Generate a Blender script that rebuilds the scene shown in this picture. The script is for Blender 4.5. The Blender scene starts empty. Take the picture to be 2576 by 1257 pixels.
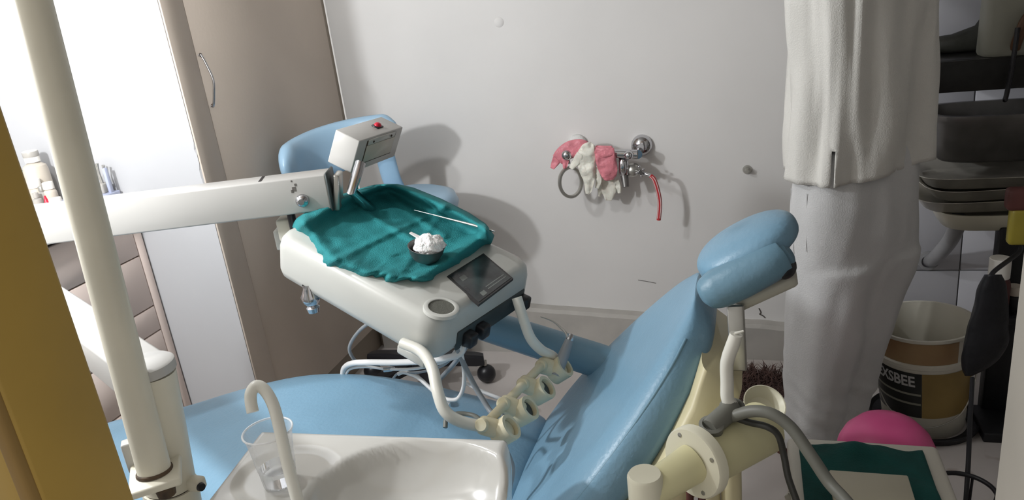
import bpy, bmesh, math, random
from mathutils import Vector, Matrix, noise
R_ = random.Random(7)
sc = bpy.context.scene
col = sc.collection
# ------------------------------------------------------------------ camera
W, H, F = 2576.0, 1257.0, 1900.0
CZ = 1.4
_vp = Vector((1945.0 - W/2, 6010.0 - H/2))
_L = _vp.length
PITCH = math.atan(F/_L)
_dn2 = _vp/_L
_rt2 = Vector((_dn2.y, -_dn2.x))
AZ = math.radians(18.608)
_fh = Vector((-math.sin(AZ), math.cos(AZ), 0)); _rt = Vector((math.cos(AZ), math.sin(AZ), 0))
_fw = _fh*math.cos(PITCH) + Vector((0, 0, -math.sin(PITCH)))
_dn = Vector((0, 0, -math.cos(PITCH))) - _fh*math.sin(PITCH)
CAM = Vector((0, 0, CZ))
def ray(px, py):
    r = Vector((px-W/2, py-H/2)); u = r.dot(_rt2); v = r.dot(_dn2)
    return _fw + _rt*(u/F) + _dn*(v/F)
def atz(px, py, z): r = ray(px, py); return CAM + r*((z-CZ)/r.z)
def aty(px, py, y): r = ray(px, py); return CAM + r*(y/r.y)
def atx(px, py, x): r = ray(px, py); return CAM + r*(x/r.x)
def atd(px, py, d): return CAM + ray(px, py)*d
def atpl(px, py, p0, n):
    r = ray(px, py); return CAM + r*((p0-CAM).dot(n)/r.dot(n))
cd = bpy.data.cameras.new('camera'); cam = bpy.data.objects.new('camera', cd); col.objects.link(cam)
cd.sensor_fit = 'HORIZONTAL'; cd.sensor_width = 36.0; cd.lens = 36.0*F/W; cd.clip_start = 0.02
_right = _rt*_rt2.x + _dn*_dn2.x          # image right in the world
_down = _rt*_rt2.y + _dn*_dn2.y           # image down in the world
_m = Matrix((( _right.x, -_down.x, -_fw.x, CAM.x), (_right.y, -_down.y, -_fw.y, CAM.y), (_right.z, -_down.z, -_fw.z, CAM.z), (0, 0, 0, 1)))
cam.matrix_world = _m
sc.camera = cam
# ------------------------------------------------------------------ light
wd = bpy.data.worlds.new('world'); sc.world = wd; wd.use_nodes = True
wd.node_tree.nodes['Background'].inputs[0].default_value = (1.0, 0.97, 0.93, 1)
wd.node_tree.nodes['Background'].inputs[1].default_value = 0.52
def lamp(name, loc, power, radius, color):
    l = bpy.data.lights.new(name, 'POINT'); l.energy = power; l.shadow_soft_size = radius; l.color = color
    o = bpy.data.objects.new(name, l); o.location = loc; col.objects.link(o); return o
lamp('bulb_light', (-1.62, 0.74, 1.56), 44, 0.045, (0.95, 0.975, 1.0))
lamp('bulb_light', (-1.46, 1.00, 2.06), 24, 0.045, (0.96, 0.98, 1.0))
sc.view_settings.view_transform = 'Standard'; sc.view_settings.look = 'None'
sc.view_settings.gamma = 1.0; sc.view_settings.use_curve_mapping = False
sc.view_settings.exposure = 0.20
# ------------------------------------------------------------------ materials
def lin(c):
    return tuple(((x/255.0)/12.92 if x/255.0 <= 0.04045 else ((x/255.0+0.055)/1.055)**2.4) for x in c)
MATS = {}
def mat(name, rgb, rough=0.5, metal=0.0, var=0.06, scale=6.0, bump=0.0, bscale=60.0, rgb2=None, spots=None, trans=0.0, ior=1.45, emit=0.0, coat=0.0, detail=4.0, sss=0.0):
    m = bpy.data.materials.new(name); m.use_nodes = True; nt = m.node_tree; b = nt.nodes['Principled BSDF']
    c = lin(rgb)
    tc = nt.nodes.new('ShaderNodeTexCoord')
    nz = nt.nodes.new('ShaderNodeTexNoise'); nz.inputs['Scale'].default_value = scale; nz.inputs['Detail'].default_value = detail
    nt.links.new(tc.outputs['Object'], nz.inputs['Vector'])
    rp = nt.nodes.new('ShaderNodeValToRGB')
    c2 = lin(rgb2) if rgb2 else tuple(x*(1-var*2) for x in c)
    rp.color_ramp.elements[0].position = 0.32; rp.color_ramp.elements[0].color = (*c2, 1)
    rp.color_ramp.elements[1].position = 0.62; rp.color_ramp.elements[1].color = (*c, 1)
    nt.links.new(nz.outputs['Fac'], rp.inputs['Fac'])
    out = rp.outputs['Color']
    if spots:
        sn = nt.nodes.new('ShaderNodeTexNoise'); sn.inputs['Scale'].default_value = spots[1]; sn.inputs['Detail'].default_value = 2
        nt.links.new(tc.outputs['Object'], sn.inputs['Vector'])
        sr = nt.nodes.new('ShaderNodeValToRGB'); sr.color_ramp.elements[0].position = spots[2]; sr.color_ramp.elements[1].position = spots[2]+0.04
        nt.links.new(sn.outputs['Fac'], sr.inputs['Fac'])
        mx = nt.nodes.new('ShaderNodeMixRGB'); nt.links.new(sr.outputs['Color'], mx.inputs['Fac'])
        nt.links.new(out, mx.inputs['Color1']); mx.inputs['Color2'].default_value = (*lin(spots[0]), 1); out = mx.outputs['Color']
    nt.links.new(out, b.inputs['Base Color'])
    b.inputs['Roughness'].default_value = rough; b.inputs['Metallic'].default_value = metal
    b.inputs['IOR'].default_value = ior
    if trans: b.inputs['Transmission Weight'].default_value = trans
    if coat: b.inputs['Coat Weight'].default_value = coat; b.inputs['Coat Roughness'].default_value = 0.15
    if sss: b.inputs['Subsurface Weight'].default_value = sss; b.inputs['Subsurface Radius'].default_value = (0.02, 0.01, 0.008)
    if emit: b.inputs['Emission Color'].default_value = (*c, 1); b.inputs['Emission Strength'].default_value = emit
    if bump:
        bn = nt.nodes.new('ShaderNodeTexNoise'); bn.inputs['Scale'].default_value = bscale; bn.inputs['Detail'].default_value = 3
        nt.links.new(tc.outputs['Object'], bn.inputs['Vector'])
        bp = nt.nodes.new('ShaderNodeBump'); bp.inputs['Strength'].default_value = bump; bp.inputs['Distance'].default_value = 0.01
        nt.links.new(bn.outputs['Fac'], bp.inputs['Height']); nt.links.new(bp.outputs['Normal'], b.inputs['Normal'])
    MATS[name] = m
    return m
M = MATS
mat('wall_paint', (226, 224, 222), 0.65, var=0.04, scale=1.6, bump=0.12, bscale=7, spots=((196, 192, 188), 5.0, 0.74))
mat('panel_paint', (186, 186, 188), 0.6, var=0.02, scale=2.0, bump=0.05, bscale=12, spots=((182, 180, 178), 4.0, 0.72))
mat('skirting', (186, 182, 176), 0.6, var=0.08, scale=8, bump=0.25, bscale=14)
mat('floor_tile', (205, 198, 194), 0.38, var=0.05, scale=5, spots=((182, 172, 166), 9, 0.66))
mat('ceiling', (168, 165, 160), 0.9)
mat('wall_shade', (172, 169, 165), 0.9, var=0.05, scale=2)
mat('glazed_tile', (206, 206, 212), 0.18, var=0.03, scale=3)
mat('grout', (120, 118, 116), 0.9)
mat('ochre', (176, 144, 66), 0.5, var=0.08, scale=4, bump=0.08, bscale=20)
mat('ochre_edge', (146, 116, 62), 0.6, var=0.08, scale=4)
mat('corridor', (206, 184, 168), 0.7, var=0.04)
mat('jamb_white', (168, 162, 152), 0.5, var=0.06, scale=5)
mat('laminate', (212, 198, 184), 0.55, var=0.05, scale=2.0, bump=0.03, bscale=90)
mat('laminate_dark', (160, 148, 134), 0.6, var=0.06)
mat('chest_front', (226, 208, 198), 0.45, var=0.04, scale=3)
mat('gap_dark', (70, 60, 52), 0.8)
mat('vinyl_blue', (124, 162, 186), 0.36, var=0.05, scale=5, bump=0.10, bscale=130)
mat('vinyl_edge', (112, 148, 168), 0.4, var=0.06, scale=5, bump=0.08, bscale=120)
mat('stool_blue', (158, 190, 214), 0.3, var=0.04, scale=5)
mat('cream', (216, 206, 168), 0.38, var=0.05, scale=7, spots=((184, 168, 120), 14, 0.72))
mat('cream_yellow', (222, 216, 172), 0.36, var=0.06, scale=7, spots=((170, 150, 90), 16, 0.74))
mat('cream_pale', (226, 222, 200), 0.35, var=0.04, scale=7)
mat('unit_white', (196, 196, 190), 0.28, var=0.03, scale=5)
mat('unit_grey', (196, 193, 180), 0.35, var=0.04, scale=6)
mat('arm_white', (190, 188, 184), 0.3, var=0.03, scale=4, spots=((206, 200, 190), 8, 0.75))
mat('pole_paint', (226, 220, 202), 0.34, var=0.05, scale=6, spots=((176, 164, 132), 22, 0.74))
mat('rust', (96, 78, 60), 0.8, var=0.3, scale=60, rgb2=(60, 50, 42))
mat('ceramic', (206, 204, 198), 0.12, var=0.03, scale=4, coat=0.5, spots=((222, 214, 198), 7, 0.7))
mat('tube_white', (226, 224, 214), 0.32, var=0.04, scale=10)
mat('cable_white', (232, 230, 228), 0.35, var=0.03, scale=10)
mat('cable_grey', (150, 154, 158), 0.4, var=0.05, scale=10)
mat('hose_grey', (116, 116, 108), 0.45, var=0.06, scale=10)
mat('hose_dark', (58, 58, 54), 0.45, var=0.06, scale=10)
mat('black_plastic', (34, 34, 38), 0.35, var=0.1, scale=12)
mat('black_soft', (28, 28, 32), 0.5, var=0.15, scale=20, bump=0.2, bscale=40)
mat('dark_recess', (58, 66, 66), 0.5, var=0.1, scale=12)
mat('chrome', (205, 205, 208), 0.12, 1.0, var=0.04, scale=10)
mat('steel', (190, 188, 182), 0.34, 0.85, var=0.08, scale=10)
mat('steel_dark', (128, 126, 124), 0.36, 0.8, var=0.12, scale=14)
mat('tray_steel', (206, 202, 192), 0.28, 0.45, var=0.1, scale=14)
mat('holder_beige', (214, 208, 182), 0.5, var=0.06, scale=20, rgb2=(202, 190, 154))
mat('cloth_teal', (38, 134, 138), 0.85, var=0.08, scale=8, bump=0.35, bscale=420)
mat('cotton', (246, 246, 244), 0.95, var=0.03, scale=30, bump=0.6, bscale=160, sss=0.2)
mat('screen', (62, 68, 68), 0.22, var=0.25, scale=22, rgb2=(40, 38, 40))
mat('screen_frame', (48, 46, 46), 0.4)
mat('print_pale', (112, 116, 112), 0.4)
mat('speaker', (98, 98, 90), 0.6, var=0.1, scale=200, bump=0.3, bscale=700)
mat('red_plastic', (206, 40, 62), 0.3, var=0.05)
mat('shirt', (226, 224, 218), 0.85, var=0.03, scale=5, bump=0.25, bscale=320)
mat('trousers', (214, 214, 214), 0.85, var=0.04, scale=5, bump=0.2, bscale=300)
mat('skin', (150, 104, 78), 0.5, var=0.05, scale=8, sss=0.1)
mat('hair', (28, 24, 22), 0.6, var=0.2, scale=60)
mat('sandal', (92, 52, 48), 0.6, var=0.1)
mat('bucket_body', (172, 142, 104), 0.4, var=0.15, scale=5, rgb2=(150, 108, 74))
mat('bucket_white', (226, 222, 208), 0.4, var=0.05, scale=6)
mat('label_black', (36, 38, 36), 0.4, var=0.1, scale=20)
mat('label_print', (200, 200, 200), 0.5, var=0.05)
mat('label_yellow', (158, 132, 76), 0.45, var=0.1, scale=9)
mat('pink_plastic', (226, 92, 150), 0.32, var=0.05, scale=8)
mat('cloth_green', (20, 82, 78), 0.9, var=0.15, scale=14, bump=0.3, bscale=300)
mat('box_cream', (206, 200, 180), 0.6, var=0.04)
mat('stool_plastic', (216, 212, 200), 0.4, var=0.04, scale=5)
mat('pink_latex', (236, 146, 158), 0.42, var=0.12, scale=26, bump=0.5, bscale=60, sss=0.2)
mat('pale_latex', (240, 238, 226), 0.4, var=0.08, scale=26, bump=0.4, bscale=60, sss=0.2)
mat('plaster_white', (232, 232, 230), 0.6, var=0.05, scale=40, bump=0.4, bscale=80)
mat('hose_red', (196, 60, 66), 0.3, var=0.05)
mat('hose_stripe', (238, 214, 212), 0.3, var=0.05)
mat('fur', (106, 82, 76), 0.95, var=0.25, scale=30, rgb2=(74, 56, 52))
mat('granite', (34, 33, 32), 0.3, var=0.2, scale=50)
mat('olive_bag', (46, 46, 40), 0.7, var=0.15, scale=10, bump=0.3, bscale=30)
mat('appliance', (150, 150, 138), 0.45, var=0.06, scale=6)
mat('brown_plastic', (92, 62, 40), 0.4, var=0.1)
mat('basin_cream', (212, 208, 190), 0.25, var=0.05)
mat('pipe_grey', (158, 158, 160), 0.35, var=0.06, scale=20)
mat('yellow_plastic', (160, 146, 56), 0.45, var=0.1)
mat('bottle_white', (236, 232, 224), 0.35, var=0.04)
mat('bottle_beige', (206, 196, 182), 0.35, var=0.06)
mat('bottle_grey', (170, 166, 160), 0.4, var=0.06)
mat('bottle_green', (120, 140, 122), 0.4)
mat('tray_bluegrey', (176, 182, 204), 0.35, var=0.05)
mat('ink', (96, 92, 88), 0.8)
mat('clear_plastic', (250, 250, 252), 0.04, trans=1.0, ior=1.18, var=0.0)
def thin_plastic(name, mixf, rgb):
    m = bpy.data.materials.new(name); m.use_nodes = True; nt = m.node_tree; b = nt.nodes['Principled BSDF']
    b.inputs['Base Color'].default_value = (*lin(rgb), 1); b.inputs['Roughness'].default_value = 0.12
    tr = nt.nodes.new('ShaderNodeBsdfTransparent'); mx = nt.nodes.new('ShaderNodeMixShader')
    tc = nt.nodes.new('ShaderNodeTexCoord'); nz = nt.nodes.new('ShaderNodeTexNoise'); nz.inputs['Scale'].default_value = 40
    nt.links.new(tc.outputs['Object'], nz.inputs['Vector'])
    lw = nt.nodes.new('ShaderNodeLayerWeight'); lw.inputs['Blend'].default_value = 0.35
    ma = nt.nodes.new('ShaderNodeMath'); ma.operation = 'MULTIPLY_ADD'; ma.inputs[1].default_value = 0.55; ma.inputs[2].default_value = mixf
    nt.links.new(lw.outputs['Facing'], ma.inputs[0]); nt.links.new(ma.outputs[0], mx.inputs[0])
    nt.links.new(tr.outputs[0], mx.inputs[1]); nt.links.new(b.outputs[0], mx.inputs[2])
    nt.links.new(mx.outputs[0], nt.nodes['Material Output'].inputs['Surface']); MATS[name] = m
thin_plastic('thin_clear', 0.10, (240, 242, 244))
thin_plastic('thin_rim', 0.35, (244, 244, 244))
mat('water', (250, 252, 255), 0.02, trans=1.0, ior=1.33, var=0.0)
mat('bulb_glass', (255, 252, 244), 0.3, emit=6.0)
# ------------------------------------------------------------------ helpers
WORLD = {}
def thing(name, label, cat, loc, group=None):
    o = bpy.data.objects.new(name, None); o.empty_display_size = 0.05; col.objects.link(o)
    o.location = Vector(loc); WORLD[o.name] = Matrix.Translation(Vector(loc))
    tag(o, label, cat, group); return o
def tag(o, label=None, cat=None, group=None, kind=None):
    if label: o['label'] = label
    if cat: o['category'] = cat
    if group: o['group'] = group
    if kind: o['kind'] = kind
    return o
def link(name, me, m, parent=None, smooth=False):
    me.materials.append(M[m] if isinstance(m, str) else m)
    n = len(me.vertices)
    c = Vector((0, 0, 0))
    for v in me.vertices: c += v.co
    c /= max(n, 1)
    me.transform(Matrix.Translation(-c))
    if smooth:
        me.polygons.foreach_set('use_smooth', [True]*len(me.polygons))
    o = bpy.data.objects.new(name, me); col.objects.link(o); o.location = c
    if parent is not None:
        o.parent = parent; o.matrix_parent_inverse = WORLD[parent.name].inverted()
    WORLD[o.name] = Matrix.Translation(c)
    me.update()
    return o
def mesh(name, verts, faces, m, parent=None, smooth=False, merge=0.0, normals=True, sharp=None, subdiv=0, solid=0.0):
    me = bpy.data.meshes.new(name); bm = bmesh.new()
    vs = [bm.verts.new(v) for v in verts]
    for f in faces:
        try: bm.faces.new([vs[i] for i in f])
        except ValueError: pass
    if merge: bmesh.ops.remove_doubles(bm, verts=bm.verts, dist=merge)
    if normals: bmesh.ops.recalc_face_normals(bm, faces=bm.faces)
    bm.to_mesh(me); bm.free()
    o = link(name, me, m, parent, smooth)
    if solid:
        md = o.modifiers.new('thickness', 'SOLIDIFY'); md.thickness = solid; md.offset = 0
    if subdiv:
        md = o.modifiers.new('smooth', 'SUBSURF'); md.levels = subdiv; md.render_levels = subdiv
    if smooth and sharp:
        me = o.data
        me.set_sharp_from_angle(angle=math.radians(sharp))
    return o
def basis(x, y, z, o):
    x, y, z = Vector(x), Vector(y), Vector(z)
    return Matrix(((x.x, y.x, z.x, o[0]), (x.y, y.y, z.y, o[1]), (x.z, y.z, z.z, o[2]), (0, 0, 0, 1)))
def frame(o, z, xhint=(1, 0, 0)):
    z = Vector(z).normalized(); xh = Vector(xhint)
    if abs(z.dot(xh.normalized())) > 0.95: xh = Vector((0, 1, 0))
    y = z.cross(xh).normalized(); x = y.cross(z)
    return basis(x, y, z, o)
def rbox(name, size, mtx, m, parent=None, bevel=0.004, seg=2, taper=None):
    """box centred on the origin of mtx, bevelled; taper=(sx,sy) scales the top"""
    bm = bmesh.new(); bmesh.ops.create_cube(bm, size=1.0)
    for v in bm.verts:
        if taper and v.co.z > 0: v.co.x *= taper[0]; v.co.y *= taper[1]
        v.co.x *= size[0]; v.co.y *= size[1]; v.co.z *= size[2]
    if bevel: bmesh.ops.bevel(bm, geom=list(bm.edges), offset=bevel, segments=seg, affect='EDGES', profile=0.5)
    if not isinstance(mtx, Matrix): mtx = Matrix.Translation(Vector(mtx))
    bmesh.ops.transform(bm, matrix=mtx, verts=bm.verts)
    bmesh.ops.recalc_face_normals(bm, faces=bm.faces)
    me = bpy.data.meshes.new(name); bm.to_mesh(me); bm.free()
    o = link(name, me, m, parent, smooth=bool(bevel))
    if bevel: o.data.set_sharp_from_angle(angle=math.radians(50))
    return o
def loft(name, rings, m, parent=None, caps=True, smooth=True, sharp=None, closed=True, subdiv=0, solid=0.0):
    n = len(rings[0]); vs = [p for r in rings for p in r]; fs = []
    for i in range(len(rings)-1):
        for j in range(n if closed else n-1):
            k = (j+1) % n
            fs.append((i*n+j, i*n+k, (i+1)*n+k, (i+1)*n+j))
    if caps:
        for base, rev in ((0, True), ((len(rings)-1)*n, False)):
            c = Vector((0, 0, 0))
            for j in range(n): c += Vector(vs[base+j])
            c /= n; ci = len(vs); vs.append(c)
            for j in range(n):
                k = (j+1) % n
                fs.append((base+k, base+j, ci) if rev else (base+j, base+k, ci))
    return mesh(name, vs, fs, m, parent, smooth, sharp=sharp, subdiv=subdiv, solid=solid)
def catmull(pts, per=8):
    pts = [Vector(p) for p in pts]; out = []
    P = [pts[0]*2-pts[1]] + pts + [pts[-1]*2-pts[-2]]
    for i in range(1, len(P)-2):
        for s in range(per):
            t = s/per; a, b, c, d = P[i-1], P[i], P[i+1], P[i+2]
            out.append(0.5*((2*b)+(c-a)*t+(2*a-5*b+4*c-d)*t*t+(3*b-a-3*c+d)*t**3))
    out.append(pts[-1]); return out
def lerp_list(vals, n):
    out = []
    for i in range(n):
        t = i/(n-1)*(len(vals)-1); k = min(int(t), len(vals)-2); out.append(vals[k]+(vals[k+1]-vals[k])*(t-k))
    return out
def tube_rings(pts, rad, n=12, flat=None):
    rings = []; up = None
    rr = rad if isinstance(rad, (list, tuple)) else [rad]*2
    rs = lerp_list(list(rr), len(pts))
    for i, p in enumerate(pts):
        a = pts[max(i-1, 0)]; b = pts[min(i+1, len(pts)-1)]; t = (b-a).normalized()
        if up is None:
            up = Vector((0, 0, 1)) if abs(t.z) < 0.9 else Vector((1, 0, 0))
        up = (up - t*up.dot(t)).normalized(); sd = t.cross(up)
        fl = flat if flat else 1.0
        rings.append([p + (up*math.cos(2*math.pi*j/n)*fl + sd*math.sin(2*math.pi*j/n))*rs[i] for j in range(n)])
    return rings
def tube(name, pts, rad, m, parent=None, n=12, per=8, smooth_path=True, flat=None):
    P = catmull(pts, per) if smooth_path and len(pts) > 2 else [Vector(p) for p in pts]
    return loft(name, tube_rings(P, rad, n, flat), m, parent, sharp=50)
def lathe(name, prof, mtx, m, parent=None, n=28, sharp=40, solid=0.0, caps=False, a0=0.0, a1=2*math.pi):
    if not isinstance(mtx, Matrix): mtx = Matrix.Translation(Vector(mtx))
    full = abs(a1-a0-2*math.pi) < 1e-6
    k = n if full else n+1
    vs = []; fs = []
    for (r, z) in prof:
        for j in range(k):
            a = a0+(a1-a0)*j/n; vs.append(mtx @ Vector((r*math.cos(a), r*math.sin(a), z)))
    for i in range(len(prof)-1):
        for j in range(n):
            q = (j+1) % k
            fs.append((i*k+j, i*k+q, (i+1)*k+q, (i+1)*k+j))
    return mesh(name, vs, fs, m, parent, True, merge=1e-6, sharp=sharp, solid=solid)
def sphere(name, c, r, m, parent=None, sc3=(1, 1, 1), mtx=None, n=20):
    bm = bmesh.new(); bmesh.ops.create_uvsphere(bm, u_segments=n, v_segments=max(8, n//2), radius=1.0)
    for v in bm.verts: v.co = Vector((v.co.x*r*sc3[0], v.co.y*r*sc3[1], v.co.z*r*sc3[2]))
    if mtx is not None: bmesh.ops.transform(bm, matrix=mtx.to_3x3().to_4x4(), verts=bm.verts)
    bmesh.ops.translate(bm, vec=Vector(c), verts=bm.verts)
    me = bpy.data.meshes.new(name); bm.to_mesh(me); bm.free()
    return link(name, me, m, parent, True)
def sup(a, e):
    c = math.cos(a); s = math.sin(a)
    return (abs(c)**(2/e)*(1 if c >= 0 else -1), abs(s)**(2/e)*(1 if s >= 0 else -1))
def setting(o): o['kind'] = 'structure'; return o
def text_mesh(name, body, size, mtx, m, parent, bold=0.0, depth=0.0008, xs=1.0, bend=None):
    cu = bpy.data.curves.new(name, 'FONT'); cu.body = body; cu.size = size; cu.extrude = depth; cu.offset = bold
    cu.align_x = 'CENTER'; cu.align_y = 'CENTER'
    o = bpy.data.objects.new(name, cu); col.objects.link(o)
    dg = bpy.context.evaluated_depsgraph_get(); dg.update()
    me = bpy.data.meshes.new_from_object(o.evaluated_get(dg)); bpy.data.objects.remove(o); bpy.data.curves.remove(cu)
    me.materials.clear()
    for v in me.vertices: v.co.x *= xs
    if bend:
        for v in me.vertices: v.co = bend(v.co)
    else: me.transform(mtx)
    return link(name, me, m, parent)
# ================================================================== the room
YB, XC, YP = 2.64, -1.50, 1.77
XR, YF, ZC = 1.30, 0.44, 2.60
def wallbox(name, x0, x1, y0, y1, z0, z1, m, parent=None):
    return rbox(name, (x1-x0, y1-y0, z1-z0), ((x0+x1)/2, (y0+y1)/2, (z0+z1)/2), m, parent, bevel=0)
setting(wallbox('floor', -2.6, 1.5, -1.2, 2.8, -0.06, 0.0, 'floor_tile'))
setting(wallbox('ceiling', -2.6, 1.5, YF, 2.8, ZC, ZC+0.06, 'ceiling'))
wall_back = setting(wallbox('wall_back', XC, 1.42, YB, YB+0.10, 0, ZC, 'wall_paint'))
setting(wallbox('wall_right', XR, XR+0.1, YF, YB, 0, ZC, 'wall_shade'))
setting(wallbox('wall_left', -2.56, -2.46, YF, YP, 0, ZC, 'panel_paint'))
# white plastered pier that the cupboard is set behind; its edge is chipped
def pier():
    bm = bmesh.new(); zs = [i*0.02 for i in range(131)]
    prof = []
    for z in zs:
        chip = 0.0
        if 0.86 < z < 1.12:
            chip = max(0.0, noise.noise(Vector((z*38, 0, 3.1))))*0.016 + (0.004 if 0.88 < z < 1.02 else 0)
        prof.append(chip)
    vs = []; fs = []
    for z, c in zip(zs, prof):
        vs += [(-2.56, YP, z), (XC-c-0.002, YP, z), (XC-0.002, YP+c+0.001, z), (XC-0.002, YP+0.03, z), (-2.56, YP+0.03, z)]
    for i in range(len(zs)-1):
        for j in range(5):
            k = (j+1) % 5; fs.append((i*5+j, i*5+k, (i+1)*5+k, (i+1)*5+j))
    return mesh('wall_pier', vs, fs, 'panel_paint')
setting(pier())
# front wall with the doorway the photograph looks through
JL, JR = -0.634, 0.164
setting(wallbox('wall_front', -2.6, JL-0.03, YF+0.012, YF+0.076, 0, ZC, 'corridor'))
setting(wallbox('wall_front', JR+0.06, XR+0.1, YF+0.012, YF+0.076, 0, ZC, 'corridor'))
setting(wallbox('wall_front', JL-0.03, JR+0.06, YF+0.012, YF+0.076, 2.08, ZC, 'corridor'))
setting(wallbox('wall_bounce_lining', -2.46, JL-0.06, YF+0.0765, YF+0.09, 0, ZC, 'wall_shade'))  # added unseen lining over the front wall, duller to hold down bounced light
setting(wallbox('wall_bounce_lining', JR+0.08, XR, YF+0.0765, YF+0.09, 0, ZC, 'wall_shade'))
dl = setting(rbox('door_1', (0.06, 0.092, 2.08), (JL-0.030, YF+0.034, 1.04), 'ochre', None, 0.004, 2)); dl['label'] = 'ochre painted door jamb'
rbox('edge_strip', (0.016, 0.014, 2.08), (JL-0.010, YF-0.014, 1.04), 'ochre_edge', dl, 0.004, 2)
dr = setting(rbox('door_2', (0.08, 0.09, 2.08), (JR+0.04, YF+0.035, 1.04), 'jamb_white', None, 0.006, 2)); dr['label'] = 'off-white door jamb'
setting(wallbox('trim_1', JL-0.06, JR+0.08, YF-0.01, YF+0.08, 2.0, 2.08, 'ochre'))
# sloping rough skirting along the back wall
def skirting():
    vs = []; fs = []; n = 60
    for i in range(n+1):
        x = XC + (0.30-XC)*i/n
        top = 0.195 + (0.132-0.195)*(x+0.87)/0.99 + 0.004*noise.noise(Vector((x*14, 1, 0)))
        vs += [(x, YB-0.045, 0), (x, YB-0.045, top-0.012), (x, YB-0.034, top), (x, YB+0.01, top+0.004), (x, YB+0.01, 0)]
    for i in range(n):
        for j in range(4): fs.append((i*5+j, i*5+j+1, (i+1)*5+j+1, (i+1)*5+j))
    fs += [(0, 1, 2, 3, 4), tuple(n*5+j for j in range(5))]
    return mesh('baseboard_back', vs, fs, 'skirting', None, False)
setting(skirting())
# glazed tiles on the right part of the back wall
tb = wallbox('tile_bed', 0.205, 1.30, YB-0.006, YB, 0, 1.22, 'grout', wall_back)
tw, th = 0.45, 0.30
tx0 = 0.66-tw
tmesh = None
for i in range(-0, 3):
    for k in range(-1, 4):
        z0 = 0.339+k*th-0.0; x0 = tx0+i*tw
        za, zb = max(z0, 0.0), z0+th
        xb = min(x0+tw, 1.295)
        if zb-za < 0.05 or xb-x0 < 0.03: continue
        rbox('tile', (xb-x0-0.004, 0.010, zb-za-0.004), ((x0+xb)/2, YB-0.008, (za+zb)/2), 'glazed_tile', wall_back, 0.002, 1)
# marks on the wall
def scratch(pts, y, r):
    P = [Vector((aty(p[0], p[1], y-0.001).x, y-0.001, aty(p[0], p[1], y-0.001).z)) for p in pts]
    return tube('scratch_mark', P, r, 'ink', wall_back, n=6, per=4)
scratch([(1909, 775), (1914, 785), (1911, 790), (1918, 793), (1925, 799)], YB, 0.0022)
scratch([(1605, 704), (1630, 708), (1650, 712)], YB, 0.0011)
hole = aty(1255, 56, YB); lathe('patch', [(0.0, 0.004), (0.012, 0.0035), (0.018, 0.0)], frame((hole.x, YB-0.0005, hole.z), (0, -1, 0)), 'wall_paint', wall_back, n=14)
# wall bolt
bo = aty(1880, 430, YB-0.02)
bt = thing('wall_bolt', 'small grey metal bolt sticking out of the white wall', 'bolt', (bo.x, YB, bo.z))
fb = frame((bo.x, YB, bo.z), (0, -1, 0.05))
lathe('flange', [(0.0, 0.008), (0.012, 0.008), (0.015, 0.004), (0.016, 0.0)], fb, 'steel', bt, n=18)
lathe('shank', [(0.0, 0.03), (0.006, 0.03), (0.009, 0.027), (0.009, 0.006)], fb, 'steel', bt, n=6, sharp=25)
# ------------------------------------------------------------------ built-in cupboard (faces the room, X = XC)
cup = thing('cupboard', 'tall beige laminate cupboard with bow handle in the wall corner', 'cupboard', (XC-0.3, 2.2, 0))
wallbox('carcass', XC-0.55, XC-0.024, YP+0.032, YB-0.001, 0, 2.58, 'laminate_dark', cup)
rbox('stile', (0.006, 0.090, 2.58), (XC+0.0012, YP+0.0465, 1.29), 'laminate', cup, 0.001, 1)
rbox('stile', (0.018, 0.022, 2.58), (XC-0.013, YB-0.013, 1.29), 'laminate_dark', cup, 0.0015, 1)
cdoor = rbox('door', (0.020, YB-0.028-(YP+0.096), 2.40), (XC-0.010, (YB-0.028+YP+0.096)/2, 1.32), 'laminate', cup, 0.0015, 1)
h0 = atx(500, 139, XC+0.001); h1 = atx(531, 267, XC+0.001)
hm = (h0+h1)/2
tube('handle', [(XC, h0.y, h0.z), (XC+0.010, h0.y, h0.z-0.002), (XC+0.022, h0.y, h0.z*0.75+h1.z*0.25), (XC+0.030, hm.y, hm.z), (XC+0.022, h1.y, h0.z*0.25+h1.z*0.75), (XC+0.010, h1.y, h1.z+0.002), (XC, h1.y, h1.z)], 0.0035, 'chrome', cdoor, n=10)
for hh in (h0, h1):
    lathe('dark_dot', [(0, 0.003), (0.005, 0.003), (0.006, 0)], frame((XC, hh.y+0.008, hh.z), (1, 0, 0)), 'gap_dark', cdoor, n=14)  # dark disc set just beside each handle end
kh = atx(527, 328, XC+0.001)
lathe('keyhole_plate', [(0, 0.002), (0.010, 0.002), (0.0115, 0)], frame((XC, kh.y, kh.z), (1, 0, 0)), 'steel', cdoor, n=18)
rbox('keyhole', (0.001, 0.004, 0.014), (XC+0.0025, kh.y, kh.z-0.001), 'black_plastic', cdoor, 0.0003, 1)
# ------------------------------------------------------------------ chest of drawers under the counter
CX = -1.773
chest = thing('drawer_chest', 'beige chest of drawers against the bright white wall', 'chest', (CX-0.22, 1.3, 0))
wallbox('body', CX-0.42, CX-0.018, 0.80, YP-0.004, 0.0, 0.895, 'gap_dark', chest)
rbox('stile', (0.018, 0.030, 0.895), (CX-0.009, YP-0.020, 0.4475), 'chest_front', chest, 0.0015, 1)
zz = [0.885, 0.753, 0.588, 0.506, 0.340, 0.17, 0.02]
for y0, y1 in ((1.345, YP-0.037), (0.80, 1.341)):
    for a, b in zip(zz[:-1], zz[1:]):
        rbox('drawer', (0.016, y1-y0, a-b-0.004), (CX-0.008, (y0+y1)/2, (a+b)/2), 'chest_front', chest, 0.0015, 1)
rbox('countertop', (0.44, 0.98, 0.036), (CX-0.20, 0.80+0.482, 0.914), 'bottle_white', chest, 0.004, 2)
CT = 0.933
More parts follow.
